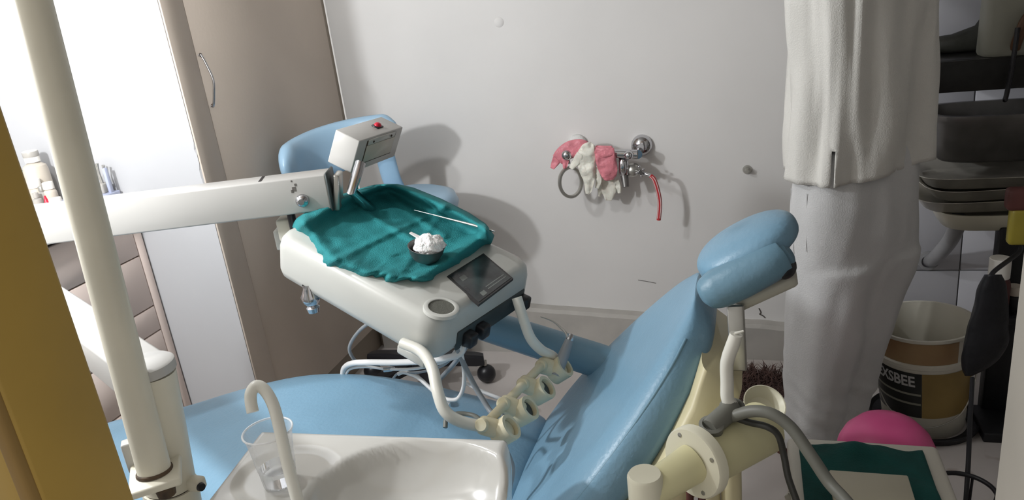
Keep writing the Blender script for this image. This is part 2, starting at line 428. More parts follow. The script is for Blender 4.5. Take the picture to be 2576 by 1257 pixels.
def on_counter(px, py):
    p = atz(px, py, CT); return p
# bottles and jars on the counter
def bottle(name, label, cat, base, r, h, mb, mc, neck=0.45, nh=0.25, group=None, cone=False):
    t = thing(name, label, cat, base, group)
    hb = h*(1-nh)
    if cone:
        lathe('body', [(0, 0), (r, 0), (r, hb*0.9), (r*0.9, hb)], Matrix.Translation(base), mb, t, n=18)
        lathe('nozzle', [(r*0.95, hb), (r*0.55, hb+0.008), (r*0.18, h), (0, h)], Matrix.Translation(base), mc, t, n=16)
    else:
        lathe('body', [(0, 0), (r*0.95, 0), (r, 0.004), (r, hb*0.82), (r*0.92, hb*0.92), (r*neck, hb), (r*neck, hb+h*nh*0.2)], Matrix.Translation(base), mb, t, n=22)
        lathe('cap', [(r*(neck+0.12), hb+0.002), (r*(neck+0.12), h-0.002), (r*(neck+0.06), h), (0, h)], Matrix.Translation(base), mc, t, n=18)
    return t
b0 = atz(118, 512, CT)
bt0 = bottle('bottle', 'tall off-white bottle with grey ringed cap, tallest on the counter', 'bottle', b0, 0.034, 0.165, 'bottle_beige', 'bottle_white', 0.5, 0.22)
lathe('cap_ring', [(0.0212, 0.146), (0.0222, 0.148), (0.0222, 0.160), (0.0212, 0.162)], Matrix.Translation(b0), 'bottle_grey', bt0, n=18)
bottle('jar', 'squat jar with broad white lid beside the ochre jamb', 'jar', atz(106, 521, CT), 0.018, 0.085, 'bottle_beige', 'bottle_white', 0.85, 0.3)
bottle('jar', 'small grey-green jar half behind the ochre jamb', 'jar', atz(88, 512, CT), 0.022, 0.105, 'bottle_beige', 'bottle_green', 0.85, 0.3)
bottle('medicine_bottle', 'grey bottle with domed top in the middle of the bottle cluster', 'bottle', atz(120, 522, CT), 0.0145, 0.066, 'bottle_grey', 'steel', 0.5, 0.25)
bottle('medicine_bottle', 'white capped bottle next to the lamp pole, above a low tub', 'bottle', atz(138, 519, CT), 0.018, 0.075, 'bottle_beige', 'bottle_white', 0.7, 0.3)
bottle('medicine_bottle', 'short clear-grey bottle at the left front of the cluster', 'bottle', atz(103, 530, CT), 0.013, 0.055, 'bottle_grey', 'bottle_grey', 0.5, 0.3)
bottle('glue_bottle', 'small bottle with bright red cone nozzle', 'bottle', atz(126, 534, CT), 0.013, 0.050, 'red_plastic', 'red_plastic', cone=True, nh=0.6)
bottle('tub', 'low round white tub right of the red nozzle', 'tub', atz(148, 531, CT), 0.017, 0.040, 'bottle_white', 'bottle_white', 0.88, 0.3)
# tool organizer
og = thing('tool_organizer', 'blue-grey tool organizer holding upright instruments by the white wall', 'organizer', (-1.865, 1.705, CT))
rbox('tray', (0.13, 0.11, 0.022), (-1.865, 1.705, CT+0.011), 'tray_bluegrey', og, 0.003, 2)
rbox('back_plate', (0.010, 0.012, 0.075), (-1.808, 1.735, CT+0.058), 'tray_bluegrey', og, 0.001, 1)
rbox('cup', (0.036, 0.030, 0.030), (-1.838, 1.735, CT+0.036), 'bottle_grey', og, 0.004, 2)
lathe('dish', [(0, 0.0), (0.03, 0.002), (0.04, 0.018), (0.036, 0.018), (0.028, 0.006), (0, 0.004)], Matrix.Translation((-1.905, 1.72, CT+0.0225)), 'bottle_beige', og, n=20)
for i, (dx, dy, hh) in enumerate(((-0.016, 0.0, 0.06), (0.0, 0.008, 0.062), (0.012, -0.006, 0.066), (0.02, 0.01, 0.058))):
    p = Vector((-1.838+dx, 1.735+dy*0.6, CT+0.045))
    tube('burr', [p, p+Vector((-0.003, 0, hh*0.5)), p+Vector((-0.006+0.003*i, 0, hh))], [0.002, 0.0035, 0.002, 0.0045], 'steel', og, n=8, per=4)
# ================================================================== instrument unit: column arm, swing arm, tray head
unit = thing('instrument_unit', 'off-white dental instrument unit on a jointed swing arm over the chair', 'dental unit', (-0.85, 0.79, 0.86))
N0 = Vector((-0.548, 1.132, 0.849))
E1 = Vector((-0.902, 0.313, 0.297)).normalized(); E2 = Vector((0.3285, 0.9445, 0.0)).normalized()
E3 = E2.cross(E1); E3 = E3 if E3.z > 0 else -E3
TA, TB, TT = 0.432, 0.312, 0.100
def TP(u, v, w): return N0 + E1*u + E2*v + E3*w
def tpx(px, py, w): return atpl(px, py, N0+E3*w, E3)
TB_M = basis(E1, E2, E3, N0)
def rrect(u0, u1, v0, v1, r, w, k=7):
    out = []
    for (cu, cv, a0) in ((u1-r, v1-r, 0), (u0+r, v1-r, 90), (u0+r, v0+r, 180), (u1-r, v0+r, 270)):
        for i in range(k):
            a = math.radians(a0+90*i/(k-1)); out.append(TP(cu+r*math.cos(a), cv+r*math.sin(a), w))
    return out
rings = []
for (ins, w, r) in ((0.014, -TT, 0.040), (0.004, -TT+0.006, 0.046), (0.0, -TT+0.02, 0.05), (0.0, -0.030, 0.05), (0.003, -0.014, 0.049), (0.010, -0.004, 0.045), (0.022, 0.0, 0.036)):
    rings.append(rrect(ins-0.012, TA-ins, ins-0.004, TB-ins+0.012, r*0.8, w))
head = loft('tray_head', rings, 'unit_white', unit, sharp=60)
# under lip
def TPlate(name, pts, m, parent, w0, w1):
    n = len(pts); a = [p+E3*w0 for p in pts]; b = [p+E3*w1 for p in pts]
    vs = a+b; fs = [tuple(range(n)), tuple(range(n, 2*n))] + [(i, (i+1) % n, n+(i+1) % n, n+i) for i in range(n)]
    return mesh(name, vs, fs, m, parent)
scr = [tpx(*p, 0.0) for p in ((1124, 696), (1216, 638), (1291, 701), (1204, 767))]
so = TPlate('screen_frame', scr, 'screen_frame', head, -0.004, 0.0014)
c_ = sum(scr, Vector())/4
so2 = TPlate('screen', [c_+(p-c_)*0.92 for p in scr], 'screen', head, 0.0, 0.0022)
def quad_at(cx, cy, s):
    return [c_ + (scr[1]-scr[0])*(cx+dx*s) + (scr[3]-scr[0])*(cy+dy*s) for dx, dy in ((-.5, -.5), (.5, -.5), (.5, .5), (-.5, .5))]
TPlate('icon', quad_at(-0.28, -0.22, 0.13), 'print_pale', so2, 0.0018, 0.0026)
TPlate('icon', quad_at(-0.24, 0.36, 0.11), 'print_pale', so2, 0.0018, 0.0026)
for k in range(2):
    q = c_+(scr[1]-scr[0])*0.02+(scr[3]-scr[0])*(0.34-0.07*k)
    TPlate('icon', [q+(scr[1]-scr[0])*a+(scr[3]-scr[0])*b for a, b in ((-.12, -.012), (.38, -.012), (.38, .012), (-.12, .012))], 'print_pale', so2, 0.0018, 0.0025)
sp = tpx(1110, 775, 0.0)
fsp = basis(E1, E2, E3, sp)
lathe('bezel_ring', [(0.0245, 0.001), (0.0245, 0.004), (0.028, 0.005), (0.033, 0.003), (0.0345, -0.003)], fsp, 'unit_white', head, n=32)
lathe('speaker_grille', [(0, 0.002), (0.0245, 0.002), (0.0247, 0.0)], fsp, 'speaker', head, n=28)
# dark recess on the front with clips
mtx = basis(E1, E2, E3, TP(-0.0115, 0.178, -0.077)); rbox('recess', (0.006, 0.225, 0.044), mtx, 'dark_recess', head, 0.002, 1)
for v in (0.095, 0.135, 0.278):
    rbox('hose_clip', (0.03, 0.026, 0.030), basis(E1, E2, E3, TP(-0.02, v, -0.080)), 'black_plastic', head, 0.005, 2)
rbox('side_lip', (0.07, 0.012, 0.02), basis(E1, E2, E3, TP(0.035, -0.004, -TT+0.002)), 'unit_white', head, 0.004, 2)
# chrome knob below the tray head
kb = atd(782, 748, 1.56)
lathe('knob', [(0.0, -0.034), (0.012, -0.032), (0.014, -0.022), (0.010, -0.018), (0.018, -0.008), (0.020, 0.004), (0.012, 0.02), (0.012, 0.03)], Matrix.Translation(kb), 'chrome', unit, n=20)
# swing arm
A = atd(833, 474, 1.62); B = atd(120, 565, 1.62); B.z = A.z
ax = (B-A).normalized(); up = Vector((0, 0, 1)); sd = up.cross(ax).normalized()
Lb = (B-A).length*1.16; EL = A+ax*Lb
arm = rbox('swing_arm', (Lb, 0.062, 0.078), basis(ax, sd, up, A+ax*(Lb/2)), 'arm_white', unit, 0.004, 2)
rbox('gasket', (0.006, 0.067, 0.083), basis(ax, sd, up, A-ax*0.002), 'dark_recess', unit, 0.002, 1)
rbox('end_clevis', (0.014, 0.050, 0.078), basis((ax+up*0.18).normalized(), sd, (up-ax*0.18).normalized(), A-ax*0.014-up*0.006), 'steel', unit, 0.004, 2)
q = aty(657, 452, A.y-0.05); tq = A+ax*((q-A).dot(ax))
rbox('slot', (0.006, 0.050, 0.001), basis((ax+sd*0.1).normalized(), (sd-ax*0.1).normalized(), up, tq+up*0.0392), 'black_plastic', arm, 0)
# which side faces the camera
cs = sd if (CAM-A).dot(sd) > 0 else -sd
kk = A+ax*0.057+cs*0.031-up*0.011
lathe('lock_knob', [(0, 0.014), (0.006, 0.014), (0.008, 0.010), (0.010, 0.009), (0.0135, 0.006), (0.0145, 0.0)], frame(kk, cs), 'chrome', arm, n=20)
for du, dz, s in ((0.062, 0.014, 0.006), (0.058, 0.022, 0.0035), (0.066, 0.010, 0.004), (0.064, 0.030, 0.0022)):
    rbox('paint_chip', (s*1.3, 0.0008, s*1.6), basis(ax, sd, up, A+ax*(du*1.12)+cs*0.0312+up*dz*1.1), 'ink', arm, 0)
# joint from the arm to the tray head
j0 = atd(724, 572, 1.67)
rbox('joint_block', (0.034, 0.05, 0.05), basis(ax, sd, up, j0), 'unit_grey', unit, 0.005, 2)
j1 = atd(708, 598, 1.70); rbox('joint_plate', (0.02, 0.04, 0.045), basis(ax, sd, up, j1), 'unit_white', unit, 0.003, 2)
jp = atd(734, 548, 1.63); lathe('joint_pin', [(0, -0.03), (0.009, -0.03), (0.009, 0.03), (0, 0.03)], Matrix.Translation(jp), 'black_plastic', unit, n=14)
rbox('cross_bracket', (0.12, 0.10, 0.014), basis(E1, E2, E3, TP(TA*0.72, TB*0.5, -TT-0.005)), 'unit_grey', unit, 0.004, 2)
# film viewer on a chrome stem
VN = Vector((-0.797, 1.439, 1.12)); V1 = Vector((-0.891, 0.085, 0.446)).normalized(); V2 = Vector((0.069, 0.996, -0.052)).normalized()
V3 = V2.cross(V1); V3 = V3 if V3.z > 0 else -V3
V2 = V1.cross(V3); V2 = V2 if V2.y > 0 else -V2
va, vb, vt = 0.062, 0.196, 0.078
vw = rbox('film_viewer', (va, vb, vt), basis(V1, V2, V3, VN+V1*va/2+V2*vb/2-V3*vt/2), 'arm_white', unit, 0.0025, 2)
vw['label'] = 'off-white tilted viewer box with red switch'
# hatch on the face turned to the room (-V1)
def VP(v, w, o): return VN+V2*v-V3*w-V1*o
def vplate(name, v0, v1, w0, w1, o, th, m):
    return rbox(name, (th, v1-v0, w1-w0), basis(V1, V2, V3, VP((v0+v1)/2, (w0+w1)/2, o)), m, vw, 0.0006, 1)
vplate('hatch_gap', 0.035, 0.165, 0.006, 0.062, 0.0001, 0.0006, 'gap_dark')
vplate('hatch', 0.038, 0.161, 0.018, 0.059, 0.0012, 0.0024, 'unit_grey')
vplate('hatch_strip', 0.040, 0.159, 0.004, 0.017, 0.0014, 0.0026, 'unit_white')
for v in (0.06, 0.14):
    lathe('screw', [(0, 0.002), (0.0025, 0.0015), (0.003, 0)], frame(VP(v, 0.011, 0.0026), -V1), 'gap_dark', vw, n=10)
sw = VN+V1*0.030+V2*0.125
rbox('switch_base', (0.018, 0.026, 0.004), basis(V1, V2, V3, sw+V3*0.001), 'black_plastic', vw, 0.001, 1)
sphere('switch', sw+V3*0.003, 0.009, 'red_plastic', vw, (0.9, 1.2, 0.8), basis(V1, V2, V3, (0, 0, 0)), n=16)
s0 = atd(902, 425, 1.60); s1 = atd(885, 480, 1.585)
s1b = TP(TA*0.86, TB*0.72, 0.0)
tube('stem', [s0+(s0-s1)*0.3, s0, s1, s1b], 0.011, 'chrome', unit, n=16, smooth_path=False)
# lower arm from the column
E0 = Vector((-0.866, 0.800, 0.899)); d0 = (Vector((EL.x, EL.y, 0.899))-E0)
la = d0.normalized(); ls = Vector((-la.y, la.x, 0))
rr = []
def beam_ring(t, hw, hh):
    c = E0+la*t
    return [c+ls*(hw*x)+up*(hh*y) for x, y in ((-1, -1), (1, -1), (1, 1), (-1, 1))]
lowarm = rbox('lower_arm', (d0.length+0.03, 0.070, 0.060), basis(la, ls, up, E0+d0/2+la*0.012), 'arm_white', unit, 0.005, 2)
lathe('pivot_cap', [(0, 0.033), (0.036, 0.033), (0.0400, 0.030), (0.0405, 0.016), (0, 0.016)], Matrix.Translation(E0), 'arm_white', unit, n=30)
rbox('elbow_post', (0.075, 0.075, EL.z-0.899+0.06), Matrix.Translation((EL.x, EL.y, (EL.z+0.899)/2)), 'arm_white', unit, 0.012, 3)
rbox('latch', (0.012, 0.006, 0.012), atd(413, 908, 1.17), 'arm_white', unit, 0.002, 1)
# tube brackets and handpiece holders
def pd(l): return [atd(x, y, d) for x, y, d in l]
tube('holder_tube', pd([(1012, 862, 1.40), (1060, 884, 1.375), (1087, 925, 1.34), (1101, 985, 1.31), (1120, 1034, 1.30), (1160, 1060, 1.305), (1222, 1074, 1.32)]), 0.0105, 'tube_white', unit, n=14)
tube('holder_tube', pd([(1300, 748, 1.50), (1316, 800, 1.50), (1335, 850, 1.51), (1362, 880, 1.53), (1392, 897, 1.55), (1392, 915, 1.55)]), 0.0105, 'tube_white', unit, n=14)
rail0, rail1 = atd(1232, 1056, 1.325), atd(1385, 895, 1.555)
tube('holder_rail', [rail0, rail1], 0.009, 'holder_beige', unit, n=12)
hp = [((1216, 1069), (1258, 1081), 1.32), ((1270, 1015), (1307, 1031), 1.39), ((1319, 965), (1351, 979), 1.46), ((1365, 919), (1397, 928), 1.53)]
rdir = (rail1-rail0).normalized()
for i, (a, b, d) in enumerate(hp):
    pa = atd(*a, d); pb = atd(*b, d+0.005)
    bd = (pb-pa).normalized(); s = d/1.40*1.0
    outer = (CAM-pa).normalized()
    fz = (outer*0.6+_down*-0.75+_right*0.35).normalized()
    # block
    n2 = bd.cross(outer).normalized()
    hb = rbox('holder', (0.050, 0.034, 0.030), basis(bd, n2, bd.cross(n2), pa*0.5+pb*0.5), 'holder_beige', unit, 0.010, 3)
    lathe('pivot_knob', [(0, 0.016), (0.010, 0.016), (0.0125, 0.013), (0.0125, -0.012), (0, -0.012)], frame(pa+outer*0.006, (outer-_right*0.3).normalized()), 'holder_beige', hb, n=18)
    lathe('clamp_cup', [(0.0, -0.022), (0.012, -0.022), (0.0225, -0.018), (0.0240, 0.014), (0.0235, 0.018), (0.0170, 0.018), (0.0150, 0.0), (0, -0.008)], frame(pb+bd*0.008, (fz+bd*0.5).normalized()), 'holder_beige', hb, n=22)
    lathe('bore', [(0.0148, 0.010), (0.010, 0.0105), (0, 0.0105)], frame(pb+bd*0.008, (fz+bd*0.5).normalized()), 'dark_recess' if i in (1, 2) else 'holder_beige', hb, n=18)
# handpiece in the last holder
h_a, h_b = atd(1407, 922, 1.53), atd(1432, 856, 1.55)
hpz = thing('handpiece', 'pale grey handpiece with thin bent metal tip in the farthest holder', 'handpiece', h_a)
tube('handle', [h_a-(h_b-h_a)*0.35, h_a, h_a*0.5+h_b*0.5, h_b], [0.011, 0.012, 0.0115, 0.009], 'cable_grey', hpz, n=16, per=6)
lathe('collar', [(0.009, -0.002), (0.009, 0.004), (0.0055, 0.010), (0.004, 0.014), (0, 0.014)], frame(h_b, h_b-h_a), 'chrome', hpz, n=16)
tube('tip', pd([(1428, 850, 1.55), (1424, 838, 1.55), (1411, 824, 1.56), (1390, 807, 1.57), (1360, 796, 1.58)]), [0.0035, 0.003, 0.002, 0.0012], 'steel', hpz, n=8, per=6)
# cables
def cable(l, r, m='cable_white'): return tube('cable', pd(l), r, m, unit, n=10, per=8)
cable([(1166, 868, 1.47), (1150, 893, 1.48), (1080, 906, 1.56), (1000, 911, 1.66), (920, 911, 1.74), (884, 914, 1.80), (866, 926, 1.84), (862, 950, 1.86)], 0.0072)
cable([(1148, 880, 1.48), (1120, 908, 1.55), (1050, 926, 1.66), (980, 928, 1.73), (920, 922, 1.78), (880, 928, 1.83), (868, 950, 1.86)], 0.0034)
cable([(1170, 856, 1.46), (1120, 915, 1.58), (1060, 935, 1.70), (1005, 938, 1.75), (990, 950, 1.78)], 0.003, 'cable_grey')
cable([(1002, 940, 1.75), (1018, 936, 1.74), (1050, 948, 1.72), (1078, 972, 1.70), (1104, 996, 1.68), (1130, 1015, 1.68)], 0.0048)
cable([(1156, 868, 1.46), (1163, 900, 1.48), (1168, 945, 1.50), (1164, 980, 1.52), (1150, 1003, 1.53), (1126, 1004, 1.54), (1110, 995, 1.56)], 0.0042)
cable([(1150, 868, 1.46), (1160, 900, 1.48), (1186, 955, 1.50), (1212, 1000, 1.50), (1240, 1040, 1.48), (1270, 1040, 1.42)], 0.0055, 'cable_grey')
cable([(1185, 850, 1.46), (1150, 905, 1.62), (1110, 950, 1.78), (1080, 985, 1.86)], 0.0055, 'cable_grey')
cable([(1170, 962, 1.78), (1215, 985, 1.74), (1265, 1005, 1.70), (1310, 1024, 1.66)], 0.0045)
cable([(958, 800, 1.70), (920, 818, 1.74), (893, 845, 1.78), (879, 875, 1.82), (888, 900, 1.84), (905, 915, 1.85)], 0.0042, 'cable_grey')
cable([(1120, 1075, 1.45), (1124, 1052, 1.46), (1150, 1040, 1.47), (1190, 1044, 1.46), (1215, 1062, 1.42)], 0.0046, 'hose_grey')
cable([(1258, 1108, 1.35), (1275, 1140, 1.34), (1288, 1180, 1.33), (1280, 1230, 1.33)], 0.006, 'cable_grey')
lathe('connector', [(0, -0.012), (0.006, -0.012), (0.006, 0.006), (0.004, 0.014), (0, 0.014)], frame(atd(978, 928, 1.73), (1, 0.3, 0)), 'chrome', unit, n=12)
# ------------------------------------------------------------------ teal cloth on the tray head
def poly_resample(pts, n):
    P = [Vector(p) for p in pts]; L = [0]
    for a, b in zip(P[:-1], P[1:]): L.append(L[-1]+(b-a).length)
    out = []
    for i in range(n):
        t = L[-1]*i/(n-1); k = 0
        while k < len(L)-2 and L[k+1] < t: k += 1
        f = (t-L[k])/max(1e-9, L[k+1]-L[k]); out.append(P[k]+(P[k+1]-P[k])*f)
    return out
nu, nv = 61, 61
sA = poly_resample([(734, 566), (748, 548), (800, 515), (850, 492), (900, 476), (940, 465), (968, 463)], nu)        # left -> back
sB = poly_resample([(968, 463), (1000, 463), (1040, 472), (1110, 500), (1180, 535), (1222, 563), (1243, 592)], nv)     # back -> right
sC = poly_resample([(756, 596), (772, 612), (784, 640), (802, 662), (846, 690), (880, 700), (904, 714), (926, 704), (946, 710), (958, 719), (990, 712), (1008, 716)], nv)   # left -> front (ragged)
sC = poly_resample([(734, 566), (742, 582), (757, 594), (770, 606), (781, 636), (800, 662), (846, 690), (878, 702), (902, 713), (924, 706), (950, 707), (960, 719), (986, 716), (1010, 710), (1040, 713), (1064, 714)], nv)
sD = poly_resample([(1064, 714), (1095, 702), (1150, 670), (1200, 640), (1236, 612), (1243, 592)], nu)              # front -> right
verts = []; faces = []
def gauss(x, s): return math.exp(-(x/s)**2)
for i in range(nu):
    s = i/(nu-1)
    for j in range(nv):
        t = j/(nv-1)
        # s along left->back (and front->right), t along left->front (and back->right)
        p = (sA[i]*(1-t)+sD[i]*t) + (sC[j]*(1-s)+sB[j]*s) - ((sA[0]*(1-s)+sA[-1]*s)*(1-t) + (sD[0]*(1-s)+sD[-1]*s)*t)
        w = 0.006
        w += 0.046*gauss(t-0.05, 0.055)*(0.40+0.60*s)                # raised rim along the back-left edge
        w += 0.048*gauss(s-0.95, 0.060)                             # rim along the back-right edge
        w += 0.028*gauss(t-0.91, 0.045)*(0.3+0.7*s)                 # rim at the front
        w += 0.010*gauss(s-0.13, 0.055)
        w -= 0.034*max(0, (0.10-s)/0.10)**1.4                       # falls over the near side
        w -= 0.026*max(0, (t-0.95)/0.05)**1.5 + 0.010*max(0, (0.02-t)/0.02)
        ridge = lambda d, wd: max(0.0, 1-abs(d)/wd)**1.6
        w += 0.0075*ridge(s-0.52-0.05*math.sin(4*t), 0.050)*min(1, 4*t) + 0.0065*ridge(t-0.45-0.20*(s-.5), 0.045)
        w += 0.006*ridge(s-0.80+0.25*(t-0.3), 0.06)*(1 if t < 0.75 else 0.3) + 0.004*ridge(t-0.70+0.3*(s-0.4), 0.05)
        w += 0.0045*noise.noise(Vector((s*6, t*6, 2.0))) + 0.002*noise.noise(Vector((s*15, t*15, 7.0)))
        w += 0.010*noise.noise(Vector((s*9, t*24, 5.0)))*gauss(s, 0.17)*1.3
        verts.append(tpx(p.x, p.y, w))
for i in range(nu-1):
    for j in range(nv-1): faces.append((i*nv+j, i*nv+j+1, (i+1)*nv+j+1, (i+1)*nv+j))
cl = mesh('tray_cloth', verts, faces, 'cloth_teal', None, True, solid=0.0012)
tag(cl, 'crumpled teal surgical cloth spread over the instrument tray', 'cloth')
# bowl with cotton
bw = tpx(1072, 656, 0.012); bn = (E3*0.75+Vector((0, 0, 1))*0.25).normalized()
bowl = thing('steel_bowl', 'small dark steel bowl on the teal cloth', 'bowl', bw)
fbw = frame(bw+bn*0.001, bn)
lathe('shell', [(0, 0), (0.017, 0.0), (0.026, 0.006), (0.033, 0.018), (0.0365, 0.032), (0.0375, 0.033), (0.0355, 0.0325), (0.0315, 0.019), (0.024, 0.008), (0, 0.003)], fbw, 'steel_dark', bowl, n=36)
def lump(name, c, r, m, parent, s3=(1, 1, 1), amp=0.25, fr=60, seed=0.0, n=40):
    bm = bmesh.new(); bmesh.ops.create_uvsphere(bm, u_segments=n, v_segments=n//2, radius=1.0)
    for v in bm.verts:
        d = v.co.normalized(); k = 1+amp*noise.noise(d*fr+Vector((seed, 0, 0)))+amp*0.5*noise.noise(d*fr*2.3+Vector((0, seed, 0)))
        v.co = Vector((d.x*r*s3[0]*k, d.y*r*s3[1]*k, d.z*r*s3[2]*k))
    bmesh.ops.translate(bm, vec=Vector(c), verts=bm.verts)
    me = bpy.data.meshes.new(name); bm.to_mesh(me); bm.free()
    return link(name, me, m, parent, True)
ct = lump('cotton_wad', bw+bn*0.034+E2*0.004-E1*0.004, 0.029, 'cotton', None, (1.05, 1.0, 0.78), 0.22, 2.4, 3.0)
tag(ct, 'white wad of cotton in the steel bowl', 'cotton')
st0 = atpl(1032, 586, N0+E3*0.055, E3); st1 = bw+bn*0.042
stk = mesh('spatula', [st0+E2*0.003, st0-E2*0.003, st1-E2*0.006, st1+E2*0.006, st0+E2*0.003+E3*0.002, st0-E2*0.003+E3*0.002, st1-E2*0.006+E3*0.003, st1+E2*0.006+E3*0.003], [(0, 1, 2, 3), (4, 5, 6, 7), (0, 1, 5, 4), (1, 2, 6, 5), (2, 3, 7, 6), (3, 0, 4, 7)], 'cable_white')
tag(stk, 'pale plastic spatula tip leaning out of the cotton', 'spatula')
pr = thing('dental_probe', 'thin steel probe lying across the right rim of the teal cloth', 'probe', tpx(1140, 553, 0.03))
P4 = [tpx(1042, 528, 0.030), tpx(1090, 540, 0.036), tpx(1140, 553, 0.043), tpx(1190, 566, 0.050), tpx(1238, 580, 0.057), tpx(1246, 582, 0.059)]
tube('shaft', P4[1:5], [0.0014, 0.0022, 0.0030, 0.0022], 'steel', pr, n=8, per=6)
tube('tip', P4[:2], [0.0009, 0.0014], 'chrome', pr, n=8)
tube('tip', P4[4:], [0.0020, 0.0009], 'chrome', pr, n=8)
# ================================================================== dental chair
YC = 1.165
chair = thing('dental_chair', 'light blue reclined dental chair with cream shell and headrest', 'dental chair', (-0.75, YC, 0))
def yoff(x): return 0.016
# seat and leg rest: one continuous pad, lofted along X
seat_prof = [(-1.70, 0.405, 0.10, 0.02), (-1.685, 0.417, 0.15, 0.05), (-1.64, 0.430, 0.20, 0.07), (-1.45, 0.462, 0.235, 0.085), (-1.25, 0.520, 0.258, 0.10), (-1.08, 0.560, 0.272, 0.11), (-0.93, 0.572, 0.276, 0.115), (-0.78, 0.564, 0.272, 0.12), (-0.66, 0.546, 0.268, 0.125), (-0.56, 0.528, 0.262, 0.125), (-0.48, 0.512, 0.250, 0.115), (-0.44, 0.496, 0.23, 0.095), (-0.42, 0.468, 0.18, 0.05)]
def interp(tab, x):
    for a, b in zip(tab[:-1], tab[1:]):
        if a[0] <= x <= b[0]:
            f = (x-a[0])/(b[0]-a[0]); f2 = f
            return [p+(q-p)*f2 for p, q in zip(a, b)]
    return tab[0] if x < tab[0][0] else tab[-1]
pts = catmull([Vector((a, b, 0)) for a, b, c, d in seat_prof], 4); pw = catmull([Vector((a, c, d)) for a, b, c, d in seat_prof], 4)
rings = []
NS = 40
for p, w in zip(pts, pw):
    r = []
    for j in range(NS):
        a = 2*math.pi*j/NS; cx, cy = sup(a, 3.2)
        dip = 0.010*(1-abs(cx)**2)*(1 if cy > 0 else 0)*(1 if p.x > -0.7 else 0)
        r.append(Vector((p.x, YC+yoff(p.x)+cx*w.y, p.y-w.z/2+cy*w.z/2-dip)))
    rings.append(r)
seat = loft('seat', rings, 'vinyl_blue', chair)
# cream under-shell of the seat
rings = []
for x in [-1.62+i*0.04 for i in range(31)]:
    a = interp(seat_prof, x)
    z1 = a[1]-a[3]+0.012; r = []
    for j in range(24):
        cx, cy = sup(2*math.pi*j/24, 4)
        r.append(Vector((x, YC+yoff(x)+cx*(a[2]-0.006), z1-0.02+cy*0.022)))
    rings.append(r)
loft('seat_shell', rings, 'cream_pale', chair, sharp=50)
# backrest
B0 = Vector((-0.47, YC, 0.443)); Bd = Vector((0.656, 0.0, 0.755)).normalized(); Bn = Vector((-Bd.z, 0, Bd.x))
back_prof = [(-0.03, 0.12, 0.03), (-0.024, 0.17, 0.06), (0.0, 0.225, 0.09), (0.06, 0.286, 0.105), (0.14, 0.318, 0.11), (0.24, 0.316, 0.11), (0.34, 0.284, 0.105), (0.43, 0.238, 0.098), (0.50, 0.186, 0.086), (0.545, 0.134, 0.070), (0.57, 0.094, 0.05), (0.58, 0.05, 0.02)]
pw = catmull([Vector(p) for p in back_prof], 4)
rings = []
for w in pw:
    c = B0+Bd*w.x+Vector((0, 0.058, 0)); r = []
    for j in range(44):
        cx, cy = sup(2*math.pi*j/44, 3.6)
        dip = 0.016*(1-min(1, abs(cx)/0.8)**2)*(1 if cy > 0 else 0)*math.sin(math.pi*min(1, max(0, w.x/0.58)))
        bulge = 0.012*math.exp(-((w.x-0.12)/0.1)**2)
        r.append(c+Vector((0, cx*w.y, 0))+Bn*(-w.z/2+cy*w.z/2-dip+(bulge if cy > 0 else 0)*(1-abs(cx))))
    rings.append(r)
back = loft('backrest', rings, 'vinyl_blue', chair)
# piping along the near and far edge of the backrest face
for sgn in (-1, 1):
    tube('piping', [B0+Bd*w.x+Vector((0, 0.058+sgn*w.y*0.965, 0))+Bn*(-w.z*0.26) for w in pw[6:-6:3]], 0.003, 'vinyl_edge', back, n=8, per=3)
# cream shell behind
rings = []
for (t, hw, n0, n1) in ((-0.02, 0.10, -0.10, -0.12), (0.0, 0.214, -0.098, -0.160), (0.15, 0.240, -0.096, -0.172), (0.30, 0.240, -0.090, -0.172), (0.42, 0.208, -0.080, -0.165), (0.50, 0.164, -0.066, -0.150), (0.545, 0.12, -0.05, -0.13)):
    c = B0+Bd*t; r = []
    for j in range(28):
        cx, cy = sup(2*math.pi*j/28, 7)
        r.append(c+Vector((0, cx*hw, 0))+Bn*((n0+n1)/2+cy*(n0-n1)/2))
    rings.append(r)
shell = loft('back_shell', rings, 'cream', chair, sharp=50)
cpp = atpl(1607, 1203, Vector((0, YC-0.24, 0)), Vector((0, 1, 0)))
lathe('cap', [(0, 0.004), (0.012, 0.004), (0.014, 0.001), (0.014, -0.006)], frame((cpp.x, YC-0.237, cpp.z), (0, -1, 0)), 'cream', shell, n=20)
# black edge seam between shell halves
# headrest bracket, arm and pads
top = B0+Bd*0.53
hb0, hb1 = aty(1850, 765, 1.12), aty(1858, 930, 1.10)
hbz = (hb0-hb1).normalized(); hbx = Vector((1, 0, 0)); hbx = (hbx-hbz*hbx.dot(hbz)).normalized()
rbox('headrest_bar', (0.026, 0.016, (hb0-hb1).length), basis(hbx, hbz.cross(hbx), hbz, (hb0+hb1)/2), 'steel', chair, 0.003, 2)
Hd = Vector((0.86, 0, 0.46)).normalized(); Hn = Vector((-Hd.z, 0, Hd.x))
HC = Vector((0.010, YC-0.005, 0.938))
def pad(name, c, dx, dn, L, w, th, m, parent, e=2.4, tilt=0.0, crown=0.0, ny=44):
    """dx length axis, dn normal; rounded lens-like pad"""
    dy = Vector((0, 1, 0)); rings = []
    K = 22
    for i in range(K+1):
        a = -math.pi/2+math.pi*i/K
        h = math.sin(a); rad = max(0.0, math.cos(a))**(2/3.4)
        hh = (abs(h)**(0.75))*(1 if h >= 0 else -1)*th/2
        r = []
        for j in range(ny):
            cx, cy = sup(2*math.pi*j/ny, e)
            r.append(c+dx*(cx*L/2*rad)+dy*(cy*w/2*rad)+dn*(hh+crown*(1-rad)*(1 if h > 0 else 0)))
        rings.append(r)
    return loft(name, rings, m, parent)
